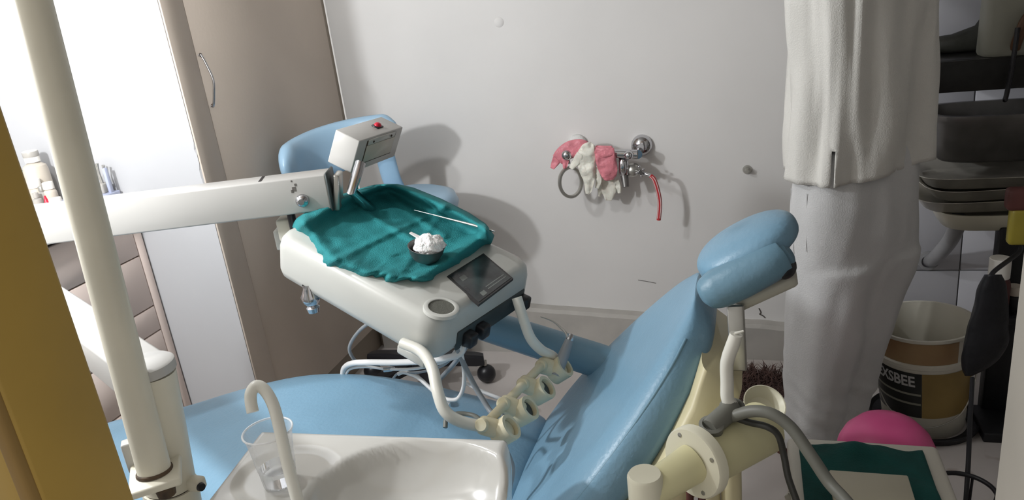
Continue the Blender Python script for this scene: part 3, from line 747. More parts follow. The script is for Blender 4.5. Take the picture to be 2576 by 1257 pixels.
pad('headrest_pad', HC+Hn*0.034+Vector((0, 0.016, 0)), Hd, Hn, 0.168, 0.156, 0.054, 'vinyl_blue', chair, 2.2, crown=0.008)
tube('headrest_bolster', [aty(1763, 746, 1.105), aty(1767, 744, 1.105), aty(1778, 738, 1.105), aty(1805, 726, 1.105), aty(1860, 700, 1.105), aty(1930, 664, 1.11), aty(1968, 642, 1.12), aty(1984, 633, 1.12), aty(1990, 629, 1.12)], [0.003, 0.015, 0.025, 0.031, 0.032, 0.030, 0.027, 0.017, 0.003], 'vinyl_edge', chair, n=22, per=6)
rbox('headrest_plate', (0.10, 0.07, 0.022), basis(Hd, Vector((0, 1, 0)), Hn, HC+Hn*-0.034-Hd*0.004+Vector((0, 0.0, 0))), 'unit_grey', chair, 0.008, 2)
sphere('headrest_knob', aty(1972, 672, 1.12), 0.019, 'black_plastic', chair, (1.0, 1.5, 0.85), basis(Hd, Vector((0, 1, 0)), Hn, (0, 0, 0)), n=18)
# far-side armrest
ar0, ar1 = aty(1205, 812, 1.50), aty(1500, 905, 1.44)
arm_pts = [ar0+(ar0-ar1)*0.62, ar0+(ar0-ar1)*0.6, ar0, ar0*0.5+ar1*0.5, ar1, ar1+(ar1-ar0)*0.25]
arr = tube('armrest', arm_pts, [0.012, 0.034, 0.037, 0.038, 0.038, 0.034], 'vinyl_edge', chair, n=18, per=6)
tube('armrest_bracket', [ar1+(ar1-ar0)*0.1, Vector((-0.34, YC+0.15, 0.50))], 0.016, 'cream', chair, n=12)
# pedestal
rbox('pedestal', (0.44, 0.24, 0.34), (-0.80, YC, 0.23), 'cream_pale', chair, 0.03, 3, taper=(0.85, 0.9))
rbox('base_plate', (0.70, 0.40, 0.06), (-0.78, YC, 0.03), 'cream_pale', chair, 0.015, 2)
rbox('recline_link', (0.30, 0.20, 0.05), basis(Vector((0.9, 0, 0.2)).normalized(), Vector((0, 1, 0)), Vector((-0.2, 0, 0.9)).normalized(), Vector((-0.50, YC, 0.345))), 'dark_recess', chair, 0.006, 2)
# ================================================================== spittoon unit with column and lamp pole
ZS = 0.75
sp_ = thing('spittoon_unit', 'white ceramic spittoon with rinse spout in the foreground', 'spittoon', (-0.55, 0.72, 0))
c0, c1 = Vector((-0.790, 0.912, 0)), Vector((-0.352, 0.938, 0)); c2, c3 = Vector((-0.300, 0.56, 0)), Vector((-0.735, 0.56, 0))
NX, NY = 72, 56
bcx, bcy, brx, bry = -0.455, 0.775, 0.150, 0.128
vs = []; fs = []
for i in range(NX+1):
    s = i/NX
    for j in range(NY+1):
        t = j/NY
        # pull the grid lines towards the border for a rounded edge
        ss = s; tt = t
        p = (c0*(1-ss)+c1*ss)*(1-tt)+(c3*(1-ss)+c2*ss)*tt
        # round the corners
        ex, ey = abs(2*s-1), abs(2*t-1)
        q = max(0.0, (ex**14+ey**14)-1.0)
        cen = (c0+c1+c2+c3)/4
        p = p+(cen-p)*min(0.045, q*0.05)
        rr = math.hypot((p.x-bcx)/brx, (p.y-bcy)/bry)
        z = ZS
        if rr < 1.12:
            k = max(0.0, min(1.0, (1.12-rr)/1.12)); z = ZS-0.072*(1-(1-min(1, k/0.62))**2.2)
            if k < 0.1: z = ZS+0.002*math.sin(k/0.1*math.pi)-0.072*(1-(1-k/0.62)**2.2)*(k/0.1)
        d2 = math.hypot((p.x+0.665)/0.085, (p.y-0.800)/0.075)                 # shallow seat for the cup
        if d2 < 1: z -= 0.004*min(1, (1-d2)*5)
        edge = min(s, 1-s, t*0.8, (1-t)*0.8)
        if edge < 0.035: z -= 0.016*(1-edge/0.035)**2.2
        vs.append((p.x, p.y, z))
def gi(i, j): return i*(NY+1)+j
for i in range(NX):
    for j in range(NY): fs.append((gi(i, j), gi(i, j+1), gi(i+1, j+1), gi(i+1, j)))
loop = [gi(i, 0) for i in range(NX)]+[gi(NX, j) for j in range(NY)]+[gi(NX-i, NY) for i in range(NX)]+[gi(0, NY-j) for j in range(NY)]
cen = (c0+c1+c2+c3)/4
last = loop
for dz, sc_ in ((0.03, 1.0), (0.10, 0.965), (0.14, 0.93)):
    cur = []
    for k in loop:
        v = Vector(vs[k]); cur.append(len(vs)); vs.append((cen.x+(v.x-cen.x)*sc_, cen.y+(v.y-cen.y)*sc_, ZS-0.016-dz))
    for a in range(len(loop)):
        b = (a+1) % len(loop); fs.append((last[a], last[b], cur[b], cur[a]))
    last = cur
sink = mesh('basin', vs, fs, 'ceramic', sp_, True, sharp=75)
lathe('drain', [(0, 0.003), (0.016, 0.003), (0.02, 0.0)], Matrix.Translation((bcx, bcy, ZS-0.073)), 'chrome', sink, n=20)
rbox('cabinet', (0.36, 0.28, 0.60), (-0.55, 0.735, 0.30), 'cream_pale', sp_, 0.02, 3)
# rinse spout
sb = atz(758, 1290, ZS-0.002)
db = (sb-CAM).dot(_fw)
tube('rinse_spout', [sb]+pd([(742, 1235, db+0.004), (722, 1160, db+0.012), (704, 1080, db+0.02), (688, 1020, db+0.026), (667, 982, db+0.03), (646, 970, db+0.03), (632, 986, db+0.027), (631, 1010, db+0.025), (636, 1036, db+0.022)]), 0.0085, 'tube_white', sp_, n=14, per=7)
# column that carries the swing arm
ca, cb = Vector((-0.866, 0.800, 0.914)), aty(432, 1240, 0.79)
cdn = (cb-ca).normalized()
cfoot = ca+cdn*((0.05-ca.z)/cdn.z)
colt = tube('column', [ca, ca+cdn*0.197], 0.0385, 'pole_paint', sp_, n=28)
tube('column_base', [ca+cdn*0.199, cfoot], 0.0415, 'pole_paint', sp_, n=28)
tube('collar_gap', [ca+cdn*0.192, ca+cdn*0.202], 0.0375, 'gap_dark', sp_, n=24)
cl0 = ca+cdn*0.20
rbox('clamp_ear', (0.03, 0.020, 0.020), cl0+Vector((0.046, 0.004, 0.006)), 'pole_paint', sp_, 0.004, 2)
lathe('clamp_bolt', [(0, 0.006), (0.006, 0.005), (0.007, 0)], frame(cl0+Vector((0.061, -0.002, 0.006)), (1, -0.3, 0)), 'black_plastic', sp_, n=12)
pch = ca+cdn*0.07-Vector((-0.012, 0.036, 0))
sphere('paint_chip', pch, 0.006, 'rust', sp_, (0.6, 0.3, 1.6), n=10)
# lamp pole with bracket
pb, pt = aty(390, 1188, 0.74), aty(80, 0, 0.80)
pdv = (pt-pb).normalized()
pole = tube('lamp_pole', [pb, pb+pdv*1.45], 0.0235, 'pole_paint', sp_, n=32)
br = (pb+ca+cdn*0.255)/2
bx = (ca+cdn*0.255-pb); bx.z = 0; bxn = bx.normalized()
rbox('bracket_plate', (bx.length+0.085, 0.072, 0.012), basis(bxn, Vector((-bxn.y, bxn.x, 0)), up, Vector((br.x, br.y, pb.z-0.004))), 'pole_paint', sp_, 0.004, 2)
rbox('bracket_web', (0.02, 0.06, 0.05), basis(bxn, Vector((-bxn.y, bxn.x, 0)), up, Vector((pb.x, pb.y, pb.z))+Vector((-0.038, 0.030, 0.014))), 'arm_white', sp_, 0.003, 2)
lathe('bracket_nut', [(0.0, -0.03), (0.013, -0.028), (0.015, -0.012), (0.010, -0.008), (0.010, 0.0)], Matrix.Translation((pb.x+0.01, pb.y, pb.z-0.01)), 'rust', sp_, n=12)
lathe('rust_ring', [(0.0238, 0.0), (0.0262, 0.001), (0.0255, 0.005), (0.0237, 0.006)], frame(pb, pdv), 'rust', sp_, n=24)
spk = atd(193, 507, ((aty(193, 507, 0.775))-CAM).dot(_fw)-0.022)
sphere('paint_chip', spk, 0.0035, 'rust', sp_, (1.4, 0.5, 0.8), n=10)
# disposable cup
cbz = atz(706, 1212, ZS-0.002); cbz.z = ZS-0.0025
cupo = thing('plastic_cup', 'clear plastic cup of water standing on the white spittoon', 'cup', cbz)
lathe('wall', [(0, 0.001), (0.0225, 0.001), (0.0245, 0.003), (0.027, 0.03), (0.0278, 0.031), (0.0290, 0.045), (0.0286, 0.046), (0.0305, 0.060), (0.0301, 0.061), (0.0345, 0.0885)], Matrix.Translation(cbz), 'thin_clear', cupo, n=44, sharp=60)
tube('rim', [cbz+Vector((0.0352*math.cos(a*math.pi/18), 0.0352*math.sin(a*math.pi/18), 0.0892)) for a in range(37)], 0.0016, 'thin_rim', cupo, n=8, per=1, smooth_path=False)
lathe('water', [(0, 0.0022), (0.0222, 0.0030), (0.0252, 0.028), (0, 0.028)], Matrix.Translation(cbz), 'water', cupo, n=40, sharp=60)
# ================================================================== suction holder beside the backrest
DS = 1.02
sx0, sx1 = aty(1755, 1158, 0.86), aty(1916, 1076, 0.965)
sd_ = (sx1-sx0).normalized()
su = thing('suction_holder', 'cream cylindrical suction holder with white suction tip below the backrest', 'suction holder', sx0)
tube('barrel', [sx0, sx1], 0.0375, 'cream_yellow', su, n=36)
lathe('end_flange', [(0, 0.012), (0.046, 0.012), (0.048, 0.009), (0.048, -0.004), (0.040, -0.006)], frame(sx0, -sd_), 'cream_pale', su, n=36)
for k in range(4):
    a = k*math.pi/2+0.5; f = frame(sx0, -sd_)
    p = f @ Vector((0.039*math.cos(a), 0.039*math.sin(a), 0.012)); lathe('screw', [(0, 0.0015), (0.003, 0.001), (0.0034, 0)], frame(p, -sd_), 'steel', su, n=10)
arm0 = sx0-sd_*0.008; arm1 = aty(1625, 1240, 0.80)
tube('support_arm', [arm0, arm1], [0.026, 0.0215], 'cream_yellow', su, n=28)
lathe('support_post', [(0, 0.03), (0.02, 0.03), (0.0225, 0.026), (0.0225, -0.06), (0.0225, -(arm1.z-0.005))], Matrix.Translation(arm1), 'cream_pale', su, n=28)
# cup at the far end of the barrel
cupc = aty(1924, 1014, 1.00)
lathe('cup', [(0.0, -0.05), (0.022, -0.05), (0.026, -0.03), (0.029, 0.0), (0.0305, 0.0), (0.0275, -0.004), (0.02, -0.018), (0, -0.022)], frame(cupc, Vector((0.25, -0.45, 0.85))), 'cream_pale', su, n=30)
# grey rest with two cradles, white suction tip and hoses
r0 = aty(1842, 1027, 0.915); r1 = aty(1790, 1072, 0.88)
tube('cradle', [r0+(r0-r1)*0.1, r0, r1, r1+(r1-r0)*0.1], [0.012, 0.014, 0.0135, 0.012], 'hose_grey', su, n=16, smooth_path=False)
lathe('cradle_cup', [(0, -0.012), (0.014, -0.012), (0.017, 0.004), (0.013, 0.006), (0.010, 0.0), (0, -0.002)], frame(r0, (0, -0.2, 1)), 'hose_grey', su, n=20)
lathe('cradle_cup', [(0, -0.012), (0.014, -0.012), (0.0165, 0.004), (0.012, 0.006), (0.008, 0.0), (0, -0.002)], frame(r1, (0, -0.25, 1)), 'hose_grey', su, n=20)
tp = [r0+Vector((0, 0, 0.004))]+[aty(x, y, 0.915) for x, y in ((1830, 1000), (1829, 960), (1828, 920), (1833, 895), (1843, 868), (1852, 840))]
tip = tube('suction_tip', tp, [0.0088, 0.0088, 0.0086, 0.0086, 0.0088, 0.009, 0.0082], 'tube_white', su, n=16, per=6)
e1, e2 = aty(1849, 839, 0.915), aty(1871, 832, 0.915)
tube('tip_spout', [e1, e2], [0.0024, 0.0014], 'tube_white', tip, n=8)
tube('suction_hose', [r1*0.4+r0*0.6]+[aty(x, y, d) for x, y, d in ((1845, 1045, 0.90), (1890, 1034, 0.89), (1940, 1040, 0.88), (1990, 1075, 0.87), (2040, 1145, 0.85), (2085, 1212, 0.83), (2130, 1262, 0.80), (2180, 1330, 0.76))], 0.0078, 'hose_grey', su, n=14)
tube('suction_hose', [r1*0.3+r0*0.7]+[aty(x, y, d) for x, y, d in ((1850, 1050, 0.905), (1885, 1062, 0.90), (1930, 1073, 0.89), (1958, 1095, 0.89), (1972, 1145, 0.89), (1983, 1200, 0.88), (2005, 1262, 0.86), (2030, 1330, 0.85))], 0.0045, 'hose_dark', su, n=12)
for x in (1735, 1765):
    tube('drain_hose', [aty(x, 1215, 0.93), aty(x+1, 1280, 0.93), aty(x+2, 1400, 0.93)], 0.0055, 'sandal', su, n=10)
for x, y0 in ((1785, 1190), (1838, 1160)):
    tube('leg', [aty(x, y0, 0.965), Vector((aty(x, y0, 0.965).x, 0.965, 0.0))], 0.015, 'cream', su, n=16)
# ================================================================== operator's stool behind the unit
SX, SY = -1.185, 2.27
stool = thing('operator_stool', 'blue operator stool with curved backrest and black castor base', 'stool', (SX, SY, 0))
lathe('seat', [(0, 0.0), (0.165, 0.0), (0.185, 0.012), (0.192, 0.035), (0.182, 0.062), (0.15, 0.074), (0, 0.070)], Matrix.Translation((SX+0.045, SY+0.01, 0.685)), 'stool_blue', stool, n=44, sharp=70)
lathe('gas_lift', [(0, 0.10), (0.032, 0.10), (0.032, 0.36), (0.016, 0.362), (0.016, 0.69), (0, 0.69)], Matrix.Translation((SX, SY, 0)), 'black_plastic', stool, n=22)
lathe('hub', [(0, 0.10), (0.045, 0.10), (0.05, 0.115), (0.045, 0.16), (0, 0.165)], Matrix.Translation((SX, SY, 0)), 'black_plastic', stool, n=22)
ang0 = math.atan2(2.353-SY, -0.955-SX)
for k in range(5):
    a = ang0+k*2*math.pi/5; d = Vector((math.cos(a), math.sin(a), 0)); s = Vector((-d.y, d.x, 0))
    Lg = min(0.245, (SX-XC-0.03)/max(1e-3, -d.x)) if d.x < 0 else 0.245
    rings = []
    for t, hw, z0, z1 in ((0.03, 0.026, 0.105, 0.150), (0.12, 0.024, 0.098, 0.142), (Lg-0.03, 0.022, 0.082, 0.125), (Lg, 0.018, 0.080, 0.115)):
        c = Vector((SX, SY, 0))+d*t
        rings.append([c+s*x*hw+Vector((0, 0, z)) for x, z in ((-1, z0), (1, z0), (1, z1-0.01), (0.7, z1), (-0.7, z1), (-1, z1-0.01))])
    loft('leg', rings, 'black_plastic', stool, sharp=30)
    cc = Vector((SX, SY, 0))+d*(Lg+0.002)
    cs_ = sphere('castor', cc+Vector((0, 0, 0.036)), 0.036, 'black_plastic', stool, (1, 0.92, 1), n=18)
    tube('castor_stem', [cc+Vector((0, 0, 0.05)), cc+Vector((0, 0, 0.09))], 0.008, 'steel', cs_, n=8)
# curved backrest pad
ctr = Vector((-1.205, 2.115, 0)); rings = []
path = []
for i in range(37):
    a = math.radians(205-134*i/36); r = 0.215
    path.append((ctr+Vector((math.cos(a)*r, math.sin(a)*r*1.02, 0)), a, i/36))
for p, a, t in path:
    e = min(1.0, math.sin(math.pi*min(max(t, 0.0), 1.0))*3.2+0.02)**0.5
    hh = (0.056+0.030*math.sin(math.pi*t))*e; tt = 0.030*e
    zc = 0.935+0.045*t-0.02*math.sin(math.pi*t)
    rad = Vector((math.cos(a), math.sin(a), 0))
    rings.append([p+rad*(tt*c)+Vector((0, 0, zc+hh*s_)) for c, s_ in [sup(2*math.pi*j/20, 2.4) for j in range(20)]])
loft('backrest', rings, 'stool_blue', stool)
tube('back_support', [Vector((SX-0.02, SY+0.03, 0.70)), Vector((SX-0.03, SY+0.14, 0.71)), Vector((SX-0.035, SY+0.11, 0.80)), Vector((SX-0.035, SY+0.085, 0.93))], 0.034, 'stool_blue', stool, n=16, flat=0.35)
# ================================================================== wall mixer tap with gloves
YT = 2.545
def tq(px, py, dy=0.0): return aty(px, py, YT+dy)
fl1, fl2 = aty(1452, 362, YB-0.012), aty(1614, 366, YB-0.012)
tap = thing('wall_tap', 'chrome wall mixer tap with ring lever on the white wall', 'tap', (tq(1530, 390).x, YB, tq(1530, 390).z))
lathe('wall_flange', [(0, 0.022), (0.012, 0.022), (0.030, 0.012), (0.037, 0.0), (0.0375, -0.012)], frame((fl2.x, YB-0.012, fl2.z), (0, -1, 0)), 'chrome', tap, n=30)
lathe('wall_flange', [(0, 0.014), (0.02, 0.014), (0.031, 0.006), (0.034, 0.0), (0.034, -0.012)], frame((fl1.x, YB-0.012, fl1.z), (0, -1, 0)), 'plaster_white', tap, n=26)
body0, body1 = tq(1425, 386), tq(1604, 388)
tube('inlet', [Vector((fl2.x, YB-0.02, fl2.z)), Vector((fl2.x-0.004, YT+0.04, fl2.z-0.01)), body1], [0.016, 0.014, 0.016], 'chrome', tap, n=16, per=5)
tube('inlet', [Vector((fl1.x, YB-0.02, fl1.z)), Vector((fl1.x, YT+0.04, fl1.z-0.012)), body0+Vector((0.03, 0, 0))], [0.015, 0.014, 0.016], 'chrome', tap, n=16, per=5)
tube('body', [body0, body1], 0.0165, 'chrome', tap, n=24)
lathe('end_knob', [(0, 0.034), (0.010, 0.033), (0.0175, 0.026), (0.020, 0.014), (0.017, 0.004), (0.012, 0.0), (0.010, -0.02)], frame(tq(1427, 388, -0.012), (0.15, -1, 0.1)), 'chrome', tap, n=26)
lathe('spindle_knob', [(0, 0.028), (0.008, 0.027), (0.015, 0.02), (0.0165, 0.008), (0.012, 0.0), (0.010, -0.02)], frame(tq(1582, 389, -0.014), (0.1, -1, 0.1)), 'chrome', tap, n=24)
# ring lever
rc = tq(1435, 458, -0.012); rings = []
fr = frame(rc, (0.50, -1, 0.12), (1, 0, 0))
for i in range(41):
    a = 2*math.pi*i/40
    d = Vector((math.cos(a)*0.0395, math.sin(a)*0.052, 0)); n_ = Vector((math.cos(a), math.sin(a), 0)); 
    rings.append([fr @ (d+n_*(0.0060*c)+Vector((0, 0, 0.0115*s_))) for c, s_ in [sup(2*math.pi*j/10, 3) for j in range(10)]])
loft('ring_lever', rings, 'steel', tap, caps=False, sharp=50)
tube('lever_stem', [tq(1428, 392), tq(1431, 412, -0.012)], 0.006, 'chrome', tap, n=10)
# centre valve, spout and hose nozzle
lathe('valve_body', [(0, 0.03), (0.014, 0.03), (0.019, 0.022), (0.021, 0.0), (0.018, -0.025), (0.012, -0.032), (0, -0.032)], Matrix.Translation(tq(1568, 420, 0.0)), 'chrome', tap, n=24)
lathe('valve_dome', [(0, 0.022), (0.012, 0.02), (0.022, 0.010), (0.026, -0.004), (0.02, -0.02), (0, -0.022)], frame(tq(1592, 428, 0.012), (0.2, -1, 0)), 'steel', tap, n=24)
tube('spout', [tq(1568, 430), tq(1572, 452, -0.01), tq(1574, 470, -0.018)], [0.014, 0.013, 0.012], 'steel_dark', tap, n=16)
lathe('cross_handle', [(0, 0.018), (0.006, 0.018), (0.009, 0.010), (0.0075, 0.0), (0.006, -0.03)], frame(tq(1609, 432, -0.01), (0.35, -1, 0.1)), 'chrome', tap, n=14)
for dx, dz in ((0.012, 0.008), (-0.012, -0.004), (0.004, -0.015), (-0.003, 0.018)):
    sphere('handle_lobe', tq(1610, 432, -0.02)+Vector((dx, 0, dz)), 0.0055, 'chrome', tap, n=12)
tube('nozzle', [tq(1612, 434), tq(1626, 438, -0.01), tq(1640, 443, -0.014)], [0.0075, 0.006, 0.007], 'chrome', tap, n=12)
hz = [tq(1636, 441, -0.014), tq(1646, 452, -0.016), tq(1655, 480, -0.016), tq(1660, 512, -0.015), tq(1657, 553, -0.014)]
hs = tube('rubber_hose', hz, 0.0075, 'hose_red', None, n=18, per=8)
tag(hs, 'short red and white striped hose hanging from the tap nozzle', 'hose')
HP = catmull(hz, 8)
for a in (-2.2, -0.9, 0.3):
    tube('stripe', [p+Vector((math.cos(a)*0.0066, math.sin(a)*0.0066-0.001, 0.0)) for p in HP[1::3]], 0.0016, 'hose_stripe', hs, n=6, per=2)
# gloves draped over the tap
def drape(name, rows, m, parent, thick=0.004, seed=0.0, ny=18, amp=0.006):
    """rows: (px, py, half width px, dy)"""
    C = catmull([Vector((r[0], r[1], 0)) for r in rows], 6); Wd = catmull([Vector((r[2], r[3], 0)) for r in rows], 6)
    rings = []
    for i, (c, w) in enumerate(zip(C, Wd)):
        nx = C[min(i+1, len(C)-1)]-C[max(i-1, 0)]; nx = Vector((-nx.y, nx.x, 0)).normalized()
        r = []
        for j in range(ny):
            cx, cy = sup(2*math.pi*j/ny, 2.2)
            q = c+nx*(cx*w.x)
            wob = amp*noise.noise(Vector((q.x*0.05+seed, q.y*0.05, cy)))+amp*0.7*noise.noise(Vector((q.x*0.12, q.y*0.10+seed, 3)))
            r.append(tq(q.x, q.y, w.y-cy*thick+wob))
        rings.append(r)
    return loft(name, rings, m, parent)
gr = 'rubber gloves draped over the tap'
g1 = thing('rubber_glove', 'pink rubber glove bunched over the left knob of the tap', 'glove', tq(1430, 390), gr)
drape('cuff', [(1484, 366, 6, -0.010), (1466, 366, 16, -0.022), (1440, 374, 22, -0.024), (1418, 386, 20, -0.022), (1402, 402, 16, -0.018)], 'pink_latex', g1, 0.010, 1.0)
drape('finger', [(1404, 396, 13, -0.02), (1395, 412, 9, -0.018), (1389, 424, 5, -0.018)], 'pink_latex', g1, 0.006, 2.0)
drape('finger', [(1424, 398, 9, -0.026), (1422, 412, 7, -0.026), (1420, 424, 4, -0.024)], 'pink_latex', g1, 0.006, 3.0)
g2 = thing('rubber_glove', 'pale cream rubber glove hanging down between the two pink ones', 'glove', tq(1475, 420), gr)
drape('cuff', [(1492, 362, 8, -0.014), (1482, 374, 20, -0.028), (1474, 398, 24, -0.032), (1477, 425, 21, -0.030), (1482, 452, 15, -0.026), (1480, 478, 9, -0.022), (1477, 488, 4, -0.02)], 'pale_latex', g2, 0.008, 4.0, amp=0.010)
drape('finger', [(1462, 388, 12, -0.034), (1448, 408, 10, -0.034), (1436, 424, 6, -0.032)], 'pale_latex', g2, 0.006, 5.0)
drape('finger', [(1496, 420, 10, -0.02), (1506, 450, 8, -0.016), (1502, 474, 5, -0.014)], 'pale_latex', g2, 0.005, 6.0)
g3 = thing('rubber_glove', 'pink rubber glove folded around the middle of the tap bar', 'glove', tq(1522, 405), gr)
drape('cuff', [(1520, 366, 20, -0.014), (1520, 380, 25, -0.026), (1524, 402, 26, -0.028), (1530, 426, 24, -0.024), (1534, 446, 17, -0.018), (1536, 453, 8, -0.014)], 'pink_latex', g3, 0.009, 7.0, amp=0.010)
drape('fold', [(1497, 378, 9, -0.034), (1520, 384, 12, -0.038), (1546, 380, 9, -0.034)], 'pink_latex', g3, 0.006, 8.0)
g4 = thing('rubber_glove', 'thin yellowish glove dangling against the wall under the tap', 'glove', tq(1530, 470), gr)
drape('cuff', [(1522, 440, 16, 0.01), (1528, 462, 22, 0.014), (1532, 484, 18, 0.016), (1530, 504, 8, 0.018)], 'pale_latex', g4, 0.005, 9.0)
drape('finger', [(1548, 452, 8, 0.008), (1556, 470, 7, 0.01), (1558, 486, 4, 0.012)], 'pale_latex', g4, 0.004, 10.0)
drape('finger', [(1508, 460, 7, 0.01), (1510, 480, 6, 0.012), (1508, 494, 3, 0.014)], 'pale_latex', g4, 0.004, 11.0)
# ================================================================== person in white
PX, PY = 0.262, 2.05
person = thing('person', 'person in loose white shirt and trousers standing by the back wall', 'person', (PX, PY, 0))
YAW = math.radians(40)                      # facing away, turned to the left
fd = Vector((-math.sin(YAW), math.cos(YAW), 0)); lt = Vector((-math.cos(YAW), -math.sin(YAW), 0))   # forward, person's left
PO = Vector((PX, PY, 0))
def W3(l, f, z): return PO+lt*l+fd*f+Vector((0, 0, z))
# body: one continuous skinned mesh
def body():
    J = {}; vs = []; es = []; rad = []
    def add(n, p, r, par=None):
        J[n] = len(vs); vs.append(p); rad.append(r)
        if par is not None: es.append((J[par], J[n]))
    add('pelvis', W3(0, 0, 0.90), (0.085, 0.065)); add('waist', W3(0, 0.0, 1.03), (0.075, 0.06), 'pelvis'); add('chest', W3(0, 0.0, 1.22), (0.09, 0.07), 'waist')
    add('necklow', W3(0, 0.0, 1.37), (0.055, 0.05), 'chest'); add('neck', W3(0, 0.015, 1.43), (0.048, 0.048), 'necklow')
    add('jaw', W3(0, 0.035, 1.475), (0.058, 0.062), 'neck'); add('head', W3(0, 0.035, 1.55), (0.074, 0.082), 'jaw'); add('crown', W3(0, 0.022, 1.625), (0.05, 0.055), 'head')
    for s, n in ((1, 'l'), (-1, 'r')):
        add('sh'+n, W3(0.15*s, 0, 1.33), (0.048, 0.045), 'necklow'); add('el'+n, W3(0.17*s, 0.18, 1.44), (0.038, 0.038), 'sh'+n)
        add('fo'+n, W3(0.14*s, 0.27, 1.49), (0.034, 0.034), 'el'+n); add('wr'+n, W3(0.11*s, 0.345, 1.53), (0.025, 0.021), 'fo'+n); add('pa'+n, W3(0.095*s, 0.395, 1.545), (0.030, 0.016), 'wr'+n)
        for k in range(4):
            o = (k-1.5)*0.017
            add(f'f{k}{n}', W3(0.095*s+o, 0.440, 1.55), (0.0095, 0.0095), 'pa'+n)
            add(f'g{k}{n}', W3(0.095*s+o*1.05, 0.472-abs(k-1.5)*0.004, 1.538), (0.0088, 0.0088), f'f{k}{n}')
            add(f'h{k}{n}', W3(0.095*s+o*1.05, 0.487-abs(k-1.5)*0.006, 1.518), (0.0078, 0.0078), f'g{k}{n}')
        add('t0'+n, W3(0.095*s-0.034*s, 0.390, 1.545), (0.0105, 0.0105), 'pa'+n); add('t1'+n, W3(0.095*s-0.046*s, 0.425, 1.538), (0.009, 0.009), 't0'+n)
        add('hip'+n, W3(0.070*s, 0, 0.84), (0.075, 0.07), 'pelvis')
        LX = lambda z: Vector((-0.085*(1-z/0.62), 0, 0))
        add('kn'+n, W3(0.062*s, 0.01, 0.47)+LX(0.47), (0.045, 0.045), 'hip'+n); add('ca'+n, W3(0.056*s, -0.01, 0.32)+LX(0.32), (0.040, 0.044), 'kn'+n); add('an'+n, W3(0.052*s, -0.005, 0.085)+LX(0.085), (0.030, 0.032), 'ca'+n)
        add('fb'+n, W3(0.054*s, 0.05, 0.04)+LX(0), (0.032, 0.026), 'an'+n); add('to'+n, W3(0.060*s, 0.15, 0.030)+LX(0), (0.034, 0.015), 'fb'+n)
    me = bpy.data.meshes.new('body'); me.from_pydata([tuple(v) for v in vs], es, [])
    o = bpy.data.objects.new('body_tmp', me); col.objects.link(o)
    md = o.modifiers.new('skin', 'SKIN'); md.use_smooth_shade = True; md.branch_smoothing = 0.4
    sl = me.skin_vertices[0].data
    for i, r in enumerate(rad): sl[i].radius = r
    sl[0].use_root = True
    o.modifiers.new('sub', 'SUBSURF').levels = 2
    dg = bpy.context.evaluated_depsgraph_get(); dg.update()
    m2 = bpy.data.meshes.new_from_object(o.evaluated_get(dg)); bpy.data.objects.remove(o)
    m2.materials.clear()
    return link('body', m2, 'skin', person, True)
bd_ = body()
# hair, eyes, nose, mouth, ears on the (out of frame) head
hc = W3(0, 0.028, 1.56)
fh_ = basis(lt, fd, Vector((0, 0, 1)), hc)
vs = []; fs = []
for i in range(13):
    th_ = math.radians(8+96*i/12)
    for j in range(28):
        ph = 2*math.pi*j/28
        x, y, z = math.sin(th_)*math.cos(ph), math.sin(th_)*math.sin(ph), math.cos(th_)
        lim = 1.0 if y < 0.45 else max(0.0, 1-(y-0.45)*0.9)
        vs.append(fh_ @ Vector((x*0.088, y*0.098-0.008, (z*0.105 if z > 0 else z*0.09*lim))))
for i in range(12):
    for j in range(28): fs.append((i*28+j, i*28+(j+1) % 28, (i+1)*28+(j+1) % 28, (i+1)*28+j))
mesh('hair', vs, fs, 'hair', person, True, solid=0.006)
for s in (-1, 1):
    sphere('eye', W3(0.03*s, 0.106, 1.535), 0.010, 'bottle_white', person, n=12)
    sphere('ear', W3(0.080*s, 0.03, 1.53), 0.026, 'skin', person, (0.35, 0.7, 1.1), basis(lt, fd, Vector((0, 0, 1)), (0, 0, 0)), n=12)
sphere('nose', W3(0, 0.122, 1.51), 0.016, 'skin', person, (0.8, 1.1, 1.3), basis(lt, fd, Vector((0, 0, 1)), (0, 0, 0)), n=12)
sphere('mouth', W3(0, 0.110, 1.472), 0.02, 'pink_latex', person, (1.1, 0.35, 0.3), basis(lt, fd, Vector((0, 0, 1)), (0, 0, 0)), n=12)
# trousers: waist block that divides into two wide legs
def leg_rings(s):
    P = [(0.62, 0.070, 0.0, 0.110, 0.104), (0.50, 0.066, 0.0, 0.100, 0.098), (0.38, 0.060, 0.0, 0.090, 0.096), (0.27, 0.056, 0.0, 0.080, 0.088), (0.17, 0.054, -0.004, 0.072, 0.080), (0.09, 0.052, -0.004, 0.066, 0.076), (0.035, 0.052, 0.0, 0.066, 0.078)]
    C = catmull([Vector((z, l, f)) for z, l, f, a, b in P], 5); D = catmull([Vector((a, b, 0)) for z, l, f, a, b in P], 5)
    rings = []
    for c, d in zip(C, D):
        r = []
        for j in range(40):
            a = 2*math.pi*j/40
            k = 1+0.05*noise.noise(Vector((math.cos(a)*2.2, math.sin(a)*2.2, c.x*4+s*7)))+0.035*noise.noise(Vector((math.cos(a)*3, math.sin(a)*3, c.x*16+s*3)))*(1.6 if c.x < 0.3 else 0.6)
            cx, cy = sup(a, 2.3)
            r.append(W3((c.y*s)+cx*d.x*k, c.z+cy*d.y*k, c.x+0.006*noise.noise(Vector((a, c.x*20, s))))+Vector((-0.085*(1-c.x/0.62), 0, 0)))
        rings.append(r)
    return rings
tr = []
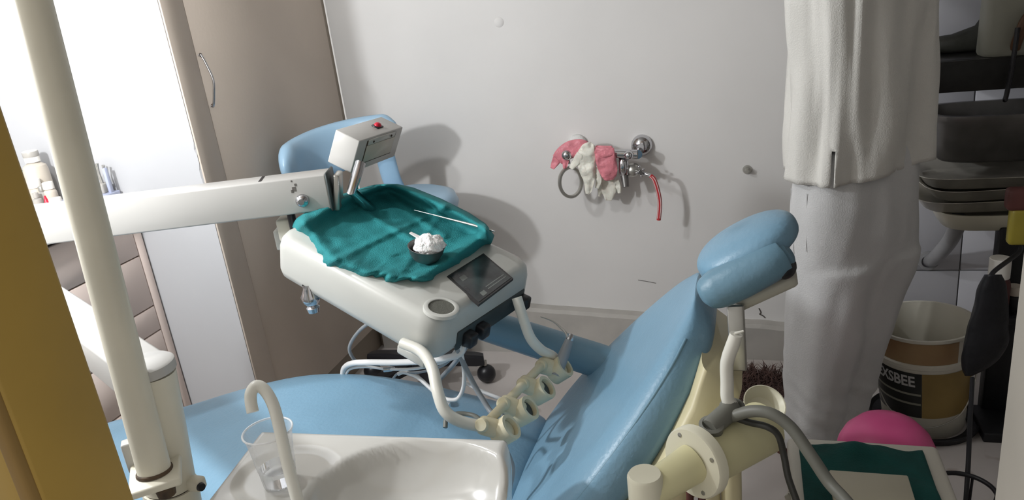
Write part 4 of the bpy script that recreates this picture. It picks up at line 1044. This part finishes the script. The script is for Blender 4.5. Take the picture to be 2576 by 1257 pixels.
for z, a, b in ((0.93, 0.165, 0.090), (0.86, 0.176, 0.096), (0.78, 0.182, 0.102), (0.70, 0.184, 0.104), (0.63, 0.180, 0.104), (0.59, 0.15, 0.085)):
    r = []
    for j in range(48):
        an = 2*math.pi*j/48; cx, cy = sup(an, 2.5)
        k = 1+0.03*noise.noise(Vector((math.cos(an)*2.5, math.sin(an)*2.5, z*5)))
        pin = 1-0.10*max(0, (0.72-z)/0.1)*(1-abs(cx))
        r.append(W3(cx*a*k, cy*b*k*pin, z))
    tr.append(r)
def solid_of(groups):
    me = bpy.data.meshes.new('tmp'); bm = bmesh.new()
    for rings in groups:
        n = len(rings[0]); V = [[bm.verts.new(p) for p in r] for r in rings]
        for i in range(len(rings)-1):
            for j in range(n): bm.faces.new((V[i][j], V[i][(j+1) % n], V[i+1][(j+1) % n], V[i+1][j]))
        bm.faces.new(V[0]); bm.faces.new(V[-1])
    bmesh.ops.recalc_face_normals(bm, faces=bm.faces); bm.to_mesh(me); bm.free()
    o = bpy.data.objects.new('tmp', me); col.objects.link(o)
    md = o.modifiers.new('r', 'REMESH'); md.mode = 'VOXEL'; md.voxel_size = 0.0075
    md = o.modifiers.new('s', 'SMOOTH'); md.factor = 0.6; md.iterations = 10
    dg = bpy.context.evaluated_depsgraph_get(); dg.update()
    m2 = bpy.data.meshes.new_from_object(o.evaluated_get(dg)); bpy.data.objects.remove(o); m2.materials.clear()
    return m2
tm = solid_of([tr, leg_rings(1), leg_rings(-1)])
nrm = [v.normal.copy() for v in tm.vertices]
for v, nn in zip(tm.vertices, nrm):
    p = v.co; low = max(0.0, min(1.0, (0.42-p.z)/0.3))
    q = Vector((p.x*9, p.y*9, p.z*3.0))
    dsp = 0.010*noise.noise(q)+0.006*noise.noise(Vector((p.x*22, p.y*22, p.z*6)))*(1-low*0.5)
    dsp += low*0.012*noise.noise(Vector((p.x*7, p.y*7, p.z*26+p.x*18)))
    v.co = p+nn*dsp
    if v.co.z < 0.02: v.co.z = 0.02
trs = link('trousers', tm, 'trousers', person, True)
# side pocket welt and seam on the left hip
def on_hip(an, z, k=1.012, a=0.182, b=0.100):
    cx, cy = sup(an, 2.5); return W3(cx*a*k, cy*b*k, z)
tube('pocket_seam', [on_hip(0.35, 0.83), on_hip(0.28, 0.77), on_hip(0.20, 0.70), on_hip(0.16, 0.66, 1.03)], 0.0010, 'trousers', trs, n=6, per=4)
tube('pocket_seam', [on_hip(-0.12, 0.83), on_hip(-0.13, 0.76), on_hip(-0.14, 0.68, 1.03)], 0.0010, 'trousers', trs, n=6, per=4)
# shirt: loose tunic with a slit at the left side
NA, NZ = 96, 44
vs = []; fs = []
slit = math.radians(-40)
for i in range(NZ+1):
    t = i/NZ; z = 0.868+(1.40-0.868)*t
    for j in range(NA):
        an = slit+2*math.pi*(j+0.5)/NA
        cx, cy = sup(an, 2.5)
        a = 0.200-0.010*math.sin(t*math.pi); b = 0.112-0.006*math.sin(t*math.pi)
        if t > 0.80: q = (t-0.80)/0.20; a *= 1-0.52*q**1.6; b *= 1-0.50*q**1.4
        fold = 0.011*math.sin(an*8+1.3*math.sin(t*4))*(1-t)**1.1 + 0.018*noise.noise(Vector((math.cos(an)*3.5, math.sin(an)*3.5, t*1.3))) + 0.008*noise.noise(Vector((math.cos(an)*9, math.sin(an)*9, t*2.5)))
        dz = 0.012*math.cos(an-2.4)*(1-t)
        da = (j+0.5)/NA*2*math.pi
        near = min(da, 2*math.pi-da)
        flare = 0.010*max(0, 1-near/0.35)*max(0, 1-t/0.25)*(1 if da > math.pi else 0.25)
        vs.append(W3(cx*(a+fold+flare), cy*(b+fold+flare), z+dz))
for i in range(NZ):
    for j in range(NA):
        if j == NA-1 and i < 7: continue                     # the open slit
        k = (j+1) % NA; fs.append((i*NA+j, i*NA+k, (i+1)*NA+k, (i+1)*NA+j))
shirt = mesh('shirt', vs, fs, 'shirt', person, True, solid=0.003)
# sleeves down to the elbow
for s in (1, -1):
    P = [W3(0.115*s, 0.0, 1.335), W3(0.148*s, 0.02, 1.345), W3(0.160*s, 0.07, 1.385), W3(0.168*s, 0.13, 1.425), W3(0.17*s, 0.17, 1.44)]
    P2 = catmull(P, 6); rg = tube_rings(P2, [0.066, 0.066, 0.062, 0.060, 0.062], 24)
    rg = [[c+(c-P2[i])*0.10*noise.noise(c*22) for c in r] for i, r in enumerate(rg)]
    loft('sleeve', rg, 'shirt', shirt, caps=False, solid=0.003)
# sandals
for s in (1, -1):
    rings = []
    for f, hw in ((-0.075, 0.02), (-0.06, 0.036), (0.0, 0.040), (0.08, 0.044), (0.14, 0.046), (0.18, 0.034), (0.195, 0.014)):
        c = W3(0.058*s, f, 0.0)+Vector((-0.085, 0, 0)); rings.append([c+lt*hw*x+Vector((0, 0, z)) for x, z in ((-1, 0.001), (1, 0.001), (1, 0.018), (-1, 0.018))])
    sdl = loft('sandal', rings, 'sandal', person, sharp=40)
    tube('strap', [q_+Vector((-0.085, 0, 0)) for q_ in (W3(0.058*s-0.042, 0.09, 0.015), W3(0.058*s, 0.095, 0.068), W3(0.058*s+0.046, 0.085, 0.015))], 0.008, 'sandal', sdl, n=8, flat=0.5)
# ================================================================== floor mat behind the chair
mat_c = Vector((-0.06, 2.30, 0))
fm = thing('floor_mat', 'shaggy brown floor mat between the chair and the wall', 'mat', mat_c)
rbox('backing', (0.62, 0.36, 0.012), mat_c+Vector((0, 0, 0.006)), 'fur', fm, 0.004, 1)
vs = []; fs = []
for k in range(6500):
    x = R_.uniform(-0.31, 0.31); y = R_.uniform(-0.18, 0.18); a = R_.uniform(0, 6.283); L = R_.uniform(0.03, 0.06); w = R_.uniform(0.0012, 0.0026)
    b = mat_c+Vector((x, y, 0.011)); ld = Vector((math.cos(a), math.sin(a), 0)); tipp = b+ld*L*0.75+Vector((0, 0, L*R_.uniform(0.35, 0.9)))
    md_ = b+ld*L*0.25+Vector((0, 0, L*0.5)); sdv = Vector((-ld.y, ld.x, 0))*w
    n0 = len(vs); vs += [b-sdv, b+sdv, md_+sdv*0.8, md_-sdv*0.8, tipp]; fs += [(n0, n0+1, n0+2, n0+3), (n0+3, n0+2, n0+4)]
pile = mesh('pile', vs, fs, 'fur', fm, False, normals=False); pile['kind'] = 'stuff'
# ================================================================== paint bucket
bc = Vector((0.500, 2.25, 0)); tl = Matrix.Translation(bc) @ Matrix.Rotation(math.radians(-3), 4, 'Y')
bk = thing('paint_bucket', 'used paint bucket with black label and stained white rim', 'bucket', bc)
BR0, BR1, BH = 0.112, 0.136, 0.335
def br_(z): return BR0+(BR1-BR0)*z/BH
lathe('body', [(0, 0.0), (BR0-0.004, 0.0), (BR0, 0.006), (br_(0.235), 0.235), (br_(0.24)+0.006, 0.24), (br_(0.25)+0.006, 0.25), (br_(0.255), 0.255), (BR1, BH-0.01), (BR1+0.005, BH-0.008), (BR1+0.005, BH), (BR1-0.002, BH), (br_(0.25)-0.004, 0.25), (BR0-0.006, 0.02), (0, 0.02)], tl, 'bucket_white', bk, n=52, sharp=45)
def band(name, z0, z1, a0, a1, m, o=0.0012):
    return lathe(name, [(br_(z0)+o, z0), (br_(z1)+o, z1)], tl, m, bk, n=40, solid=0.0, a0=math.radians(a0), a1=math.radians(a1))
band('stain', 0.255, BH-0.012, 165, 300, 'bucket_body', 0.0009)
band('label', 0.075, 0.225, 175, 258, 'label_black')
band('label_panel', 0.075, 0.225, 258.2, 350, 'label_yellow')
def on_b(v):
    z = 0.195+v.y; a = math.radians(222)+v.x/br_(z); r = br_(z)+0.0016+v.z
    return tl @ Vector((r*math.cos(a), r*math.sin(a), z))
text_mesh('lettering', 'EXSBEE', 0.048, None, 'label_print', bk, bold=0.0012, depth=0.0004, xs=0.80, bend=on_b)
for z in (0.150, 0.118): band('label_line', z, z+0.007, 176, 257, 'appliance', 0.0018)
for a in (236, 244): 
    f = tl @ Vector(((br_(0.095)+0.002)*math.cos(math.radians(a)), (br_(0.095)+0.002)*math.sin(math.radians(a)), 0.095))
tube('bail', [tl @ Vector(((br_(0.245)+0.008)*math.cos(math.radians(a)), (br_(0.245)+0.008)*math.sin(math.radians(a)), zz_)) for a, zz_ in ((170, 0.245), (185, 0.19), (205, 0.13), (225, 0.085), (260, 0.055), (300, 0.085), (330, 0.16), (350, 0.245))], 0.0022, 'steel', bk, n=8)
rubber = thing('rubber_tub', 'dark round rubber tub under the paint bucket', 'tub', bc)
lathe('rim', [(0.118, 0.002), (0.146, 0.002), (0.154, 0.02), (0.150, 0.024), (0.142, 0.012), (0.118, 0.006)], Matrix.Translation(bc), 'black_soft', rubber, n=44)
# ================================================================== white plastic stool with green cloth, pink bowl and carton
ST = 0.42
ps = thing('plastic_stool', 'pale plastic stool at the lower right covered with green cloth', 'stool', (0.215, 1.36, 0))
rbox('top', (0.29, 0.27, 0.03), (0.215, 1.345, ST-0.015), 'stool_plastic', ps, 0.012, 3)
for sx in (-1, 1):
    for sy in (-1, 1):
        tube('leg', [Vector((0.215+sx*0.115, 1.345+sy*0.105, ST-0.02)), Vector((0.215+sx*0.135, 1.345+sy*0.125, 0.0))], [0.024, 0.018], 'stool_plastic', ps, n=12)
tube('apron', [Vector((0.09, 1.225, ST-0.05)), Vector((0.34, 1.225, ST-0.05))], 0.018, 'stool_plastic', ps, n=10)
# green cloth
vs = []; fs = []; n1, n2 = 40, 34
for i in range(n1):
    for j in range(n2):
        x = 0.092+0.245*i/(n1-1); y = 1.20+0.245*j/(n2-1)
        y += 0.012*noise.noise(Vector((x*22, 0, 1)))*(j/(n2-1))
        z = ST+0.006+0.010*max(0, noise.noise(Vector((x*14, y*14, 4))))+(0.022*math.exp(-((x-0.20)/0.035)**2)*math.exp(-((y-1.425)/0.025)**2))
        if x > 0.325: z -= 0.03*((x-0.325)/0.012)
        vs.append((x, y, z))
for i in range(n1-1):
    for j in range(n2-1): fs.append((i*n2+j, i*n2+j+1, (i+1)*n2+j+1, (i+1)*n2+j))
gc = mesh('green_cloth', vs, fs, 'cloth_green', None, True, solid=0.003)
tag(gc, 'dark green cloth spread on the pale plastic stool', 'cloth')
cx_ = thing('carton', 'flat cream carton lying on the dark green cloth', 'box', (0.20, 1.24, ST+0.012))
rbox('box', (0.13, 0.11, 0.022), (0.205, 1.245, ST+0.028), 'box_cream', cx_, 0.002, 1)
rbox('lid', (0.134, 0.114, 0.010), (0.205, 1.245, ST+0.044), 'box_cream', cx_, 0.002, 1)
# pink bowl, upside down at the back of the stool on a low stand
pbx = Vector((0.290, 1.62, 0.0))
tb_ = thing('low_stand', 'dark maroon stand under the pink bowl', 'stand', pbx)
lathe('drum', [(0, 0), (0.07, 0), (0.075, 0.02), (0.065, 0.26), (0.072, 0.305), (0, 0.306)], Matrix.Translation(pbx), 'sandal', tb_, n=28)
pk = lathe('pink_bowl', [(0.098, 0.0), (0.103, 0.003), (0.101, 0.012), (0.090, 0.036), (0.066, 0.062), (0.036, 0.073), (0, 0.076), (0, 0.072), (0.034, 0.069), (0.062, 0.058), (0.086, 0.033), (0.096, 0.010), (0.098, 0.0)], Matrix.Translation(pbx+Vector((0, 0, 0.308))) , 'pink_plastic', None, n=48, sharp=60)
tag(pk, 'bright pink plastic bowl turned upside down behind the green cloth', 'bowl')
# pale striped cloth hanging left of the stool
vs = []; fs = []
for i in range(9):
    for j in range(24):
        t = j/23; x = 0.060+0.035*i/8+0.006*math.sin(j*0.9+i*0.3); y = 1.30+0.012*math.sin(i*1.2)+0.006*noise.noise(Vector((i*0.5, j*0.3, 0))); z = ST-0.02-0.34*t
        vs.append((x, y, z))
for i in range(8):
    for j in range(23): fs.append((i*24+j, i*24+j+1, (i+1)*24+j+1, (i+1)*24+j))
hc_ = mesh('towel', vs, fs, 'stool_plastic', None, True, solid=0.004); tag(hc_, 'pale towel hanging off the left side of the plastic stool', 'towel')
# wire basket on the floor at the far right and a black cable
wbc = Vector((0.42, 1.50, 0))
wbz = aty(2422, 1235, 1.50)
wb = thing('wire_stand', 'small dark wire basket at the lower right corner', 'basket', (wbz.x, 1.50, 0))
for zz_, rr_ in ((wbz.z, 0.062), (wbz.z-0.09, 0.055)):
    tube('ring', [Vector((wbz.x+math.cos(a*math.pi/12)*rr_, 1.50+math.sin(a*math.pi/12)*rr_, zz_)) for a in range(25)], 0.005, 'black_plastic', wb, n=8, per=2)
for a in range(6):
    d = Vector((math.cos(a*1.047), math.sin(a*1.047), 0)); tube('wire', [Vector((wbz.x, 1.50, wbz.z))+d*0.062, Vector((wbz.x, 1.50, wbz.z-0.09))+d*0.055, Vector((wbz.x, 1.50, 0.0))+d*0.055], 0.003, 'black_plastic', wb, n=6, per=2)
cbl = tube('power_cord', [aty(x, y, d) for x, y, d in ((2446, 950, 1.985), (2445, 975, 1.96), (2440, 1060, 1.88), (2436, 1160, 1.78), (2430, 1257, 1.70), (2425, 1330, 1.66))], 0.0058, 'black_plastic', None, n=10)
tag(cbl, 'black cord running down past the paint bucket', 'cord')
# ================================================================== wash basin corner at the far right
bs = aty(2440, 568, 2.33)
ba = thing('wash_basin', 'small cream wash basin with grey waste pipe on the tiled wall', 'basin', (bs.x+0.06, 2.42, bs.z))
bzc = Vector((bs.x+0.055, 2.40, bs.z-0.005))
rings = []
for z, a, b in ((0.0, 0.11, 0.10), (0.006, 0.125, 0.115), (0.03, 0.135, 0.125), (0.05, 0.145, 0.135), (0.055, 0.145, 0.135), (0.053, 0.132, 0.122), (0.02, 0.11, 0.10), (0.016, 0.02, 0.02)):
    rings.append([bzc+Vector((a*cx, b*cy, z)) for cx, cy in [sup(2*math.pi*j/36, 4) for j in range(36)]])
loft('bowl', rings, 'basin_cream', ba, sharp=50)
rbox('wall_bracket', (0.2, 0.14, 0.03), (bzc.x, 2.57, bzc.z+0.03), 'basin_cream', ba, 0.006, 2)
wp = tube('waste_pipe', [aty(2412, 545, 2.36), aty(2405, 575, 2.38), aty(2385, 612, 2.45), aty(2350, 650, 2.57), aty(2338, 655, 2.635)], 0.022, 'pipe_grey', ba, n=18)
pw_ = aty(2335, 655, 2.625)
lathe('pipe_flange', [(0.022, 0.012), (0.032, 0.010), (0.034, 0.0)], frame((pw_.x, 2.628, pw_.z), (0, -1, 0)), 'pipe_grey', ba, n=24)
# stacked steel trays in the basin
for k, (dz, lab) in enumerate(((0.056, 'lowest of the stacked steel trays on the cream wash basin'), (0.082, 'middle of the stacked steel trays on the cream wash basin'), (0.108, 'topmost of the stacked steel trays on the cream wash basin'))):
    tt_ = thing('steel_tray', lab, 'tray', bzc+Vector((0, 0, dz)), 'steel trays stacked on the wash basin')
    rot = Matrix.Rotation(math.radians((0, 5, -4)[k]), 3, 'Z'); off = Vector(((-0.01, 0.015, 0.005)[k], (0.0, 0.03, 0.055)[k], 0))
    rings = []
    for z, a, b in ((0.0, 0.155, 0.10), (0.004, 0.162, 0.106), (0.036, 0.182, 0.122), (0.039, 0.192, 0.130), (0.037, 0.192, 0.130), (0.034, 0.180, 0.119), (0.006, 0.158, 0.102)):
        rings.append([bzc+off+rot @ Vector((a*cx, b*cy*(1+0.12*cx*cx), z+0.004*cx))+Vector((0, 0, dz)) for cx, cy in [sup(2*math.pi*j/40, 3.2) for j in range(40)]])
    loft('pan', rings, 'tray_steel', tt_, sharp=60)
# dark pot and grill pan behind the trays
pz = bzc+Vector((0.03, 0.10, 0.15)); pz.z = aty(2450, 292, 2.39).z-0.14
pot = thing('dark_pot', 'dark steel vessel behind the stacked trays', 'vessel', pz)
rings = []
for z, a, b in ((0.0, 0.15, 0.09), (0.01, 0.16, 0.10), (0.115, 0.175, 0.11), (0.125, 0.185, 0.118), (0.140, 0.185, 0.118), (0.140, 0.170, 0.104), (0.06, 0.158, 0.094)):
    rings.append([pz+Vector((a*cx, b*cy, z)) for cx, cy in [sup(2*math.pi*j/36, 3.5) for j in range(36)]])
loft('body', rings, 'steel_dark', pot, sharp=50)
tube('handle', [pz+Vector((0.185, 0, 0.13)), pz+Vector((0.215, 0, 0.125)), pz+Vector((0.215, -0.03, 0.09))], 0.010, 'black_plastic', pot, n=10)
# black stone shelf with things on it
sl_ = aty(2470, 228, 2.355)
sh = thing('stone_shelf', 'black stone shelf on the tiled wall at the upper right', 'shelf', (sl_.x, 2.5, sl_.z))
rbox('slab', (0.60, 0.262, 0.03), (sl_.x+0.17, 2.507, sl_.z+0.070), 'granite', sh, 0.004, 2)
rbox('fascia', (0.60, 0.02, 0.085), (sl_.x+0.17, 2.365, sl_.z+0.0425), 'granite', sh, 0.003, 2)
for bx_ in (-0.05, 0.40): rbox('bracket', (0.03, 0.20, 0.04), (sl_.x+bx_, 2.53, sl_.z+0.035), 'granite', sh, 0.004, 1)
zsh = sl_.z+0.0855
bag = thing('dark_bag', 'dark slouching bag on the black stone shelf', 'bag', (sl_.x+0.03, 2.46, zsh))
prof = [(-0.12, 0.045), (-0.06, 0.05), (0.0, 0.07), (0.03, 0.12), (0.05, 0.165), (0.06, 0.20), (0.075, 0.25), (0.09, 0.29)]
rings = []
for (x, h) in [(-0.13, 0.012)]+prof+[(0.098, 0.24), (0.104, 0.1), (0.106, 0.02)]:
    rings.append([Vector((sl_.x+0.02+x, 2.535+0.045*cx, zsh+h/2+h/2*cy)) for cx, cy in [sup(2*math.pi*j/20, 3) for j in range(20)]])
loft('body', rings, 'olive_bag', bag)
tube('strap', [Vector((sl_.x+0.05, 2.53, zsh+0.17)), Vector((sl_.x-0.01, 2.52, zsh+0.24)), Vector((sl_.x-0.05, 2.53, zsh+0.32)), Vector((sl_.x+0.02, 2.54, zsh+0.38)), Vector((sl_.x+0.09, 2.54, zsh+0.26))], 0.022, 'olive_bag', bag, n=10)
ap = aty(2508, 128, 2.36)
apt = thing('sterilizer_jug', 'pale grey appliance with brown handle standing on the stone shelf', 'appliance', (ap.x+0.05, 2.42, zsh))
rings = []
for z, a, b in ((0.0, 0.080, 0.055), (0.008, 0.084, 0.058), (0.12, 0.082, 0.056), (0.30, 0.078, 0.052), (0.31, 0.06, 0.04)):
    rings.append([Vector((ap.x+0.055+a*cx, 2.425+b*cy, zsh+z)) for cx, cy in [sup(2*math.pi*j/32, 3.5) for j in range(32)]])
loft('body', rings, 'appliance', apt, sharp=50)
tube('handle', [Vector((ap.x+0.045, 2.372, zsh+0.02)), Vector((ap.x+0.045, 2.352, zsh+0.05)), Vector((ap.x+0.06, 2.347, zsh+0.10)), Vector((ap.x+0.10, 2.347, zsh+0.12)), Vector((ap.x+0.13, 2.357, zsh+0.09))], 0.013, 'brown_plastic', apt, n=12)
stp = tube('hanging_strap', [aty(2560, 70, 2.34), aty(2552, 130, 2.33), aty(2542, 190, 2.325), aty(2530, 246, 2.325), aty(2526, 252, 2.325)], 0.011, 'black_soft', None, n=10, flat=0.5)
tag(stp, 'black strap end hanging over the edge of the stone shelf', 'strap')
# yellow and red packet, capped bottle and black bag in the corner
yp = aty(2560, 550, 2.16)
pk2 = thing('packet', 'yellow and red packet beside the white door jamb', 'packet', yp)
rbox('pouch', (0.06, 0.035, 0.10), yp+Vector((0.01, 0, -0.02)), 'yellow_plastic', pk2, 0.010, 3)
rbox('flap', (0.075, 0.04, 0.06), yp+Vector((0.005, 0, 0.055)), 'sandal', pk2, 0.012, 3)
rk = aty(2510, 600, 2.30)
rack = thing('corner_rack', 'dark narrow rack standing in the corner under the basin', 'rack', (rk.x+0.03, 2.24, 0))
rbox('upright', (0.075, 0.05, rk.z+0.04), (rk.x+0.035, 2.30, (rk.z+0.04)/2), 'black_soft', rack, 0.006, 2)
rbox('shelf', (0.16, 0.16, 0.02), (rk.x+0.05, 2.22, 0.385), 'black_soft', rack, 0.004, 2)
rbox('foot', (0.16, 0.16, 0.03), (rk.x+0.05, 2.22, 0.015), 'black_soft', rack, 0.004, 2)
bb = Vector((aty(2512, 700, 2.17).x, 2.17, 0.396))
bottle('medicine_bottle', 'bottle with broad white cap on the dark corner rack', 'bottle', bb, 0.030, aty(2512, 648, 2.17).z-0.396, 'sandal', 'bottle_white', 0.75, 0.35)
bb2 = Vector((aty(2556, 700, 2.19).x, 2.19, 0.396))
bottle('medicine_bottle', 'bottle with small pale cap right beside the white jamb', 'bottle', bb2, 0.022, 0.075, 'black_soft', 'bottle_beige', 0.75, 0.35)
# black plastic bag hanging from the rack
rows = [(2498, 690, 22), (2497, 720, 36), (2492, 770, 44), (2487, 820, 52), (2482, 860, 56), (2470, 895, 50), (2452, 925, 34), (2437, 945, 10)]
C = catmull([Vector((r[0], r[1], 0)) for r in rows], 5); Wd = catmull([Vector((r[2], 0, 0)) for r in rows], 5)
rings = []
for c, w in zip(C, Wd):
    r = []
    for j in range(24):
        cx, cy = sup(2*math.pi*j/24, 2.3)
        q = aty(c.x+cx*w.x*(1+0.12*noise.noise(Vector((cx*2, cy*2, c.y*0.02)))), c.y, 2.06-cy*0.03); r.append(q)
    rings.append(r)
hk = aty(2498, 700, 2.06)
tube('hook', [Vector((rk.x+0.035, 2.285, hk.z+0.02)), Vector((rk.x+0.02, 2.18, hk.z+0.03)), Vector((hk.x, 2.07, hk.z+0.01)), Vector((hk.x, 2.05, hk.z-0.015))], 0.006, 'black_plastic', rack, n=8)
bbag = loft('plastic_bag', rings, 'black_soft', None); tag(bbag, 'glossy black plastic bag hanging in front of the corner rack', 'bag')
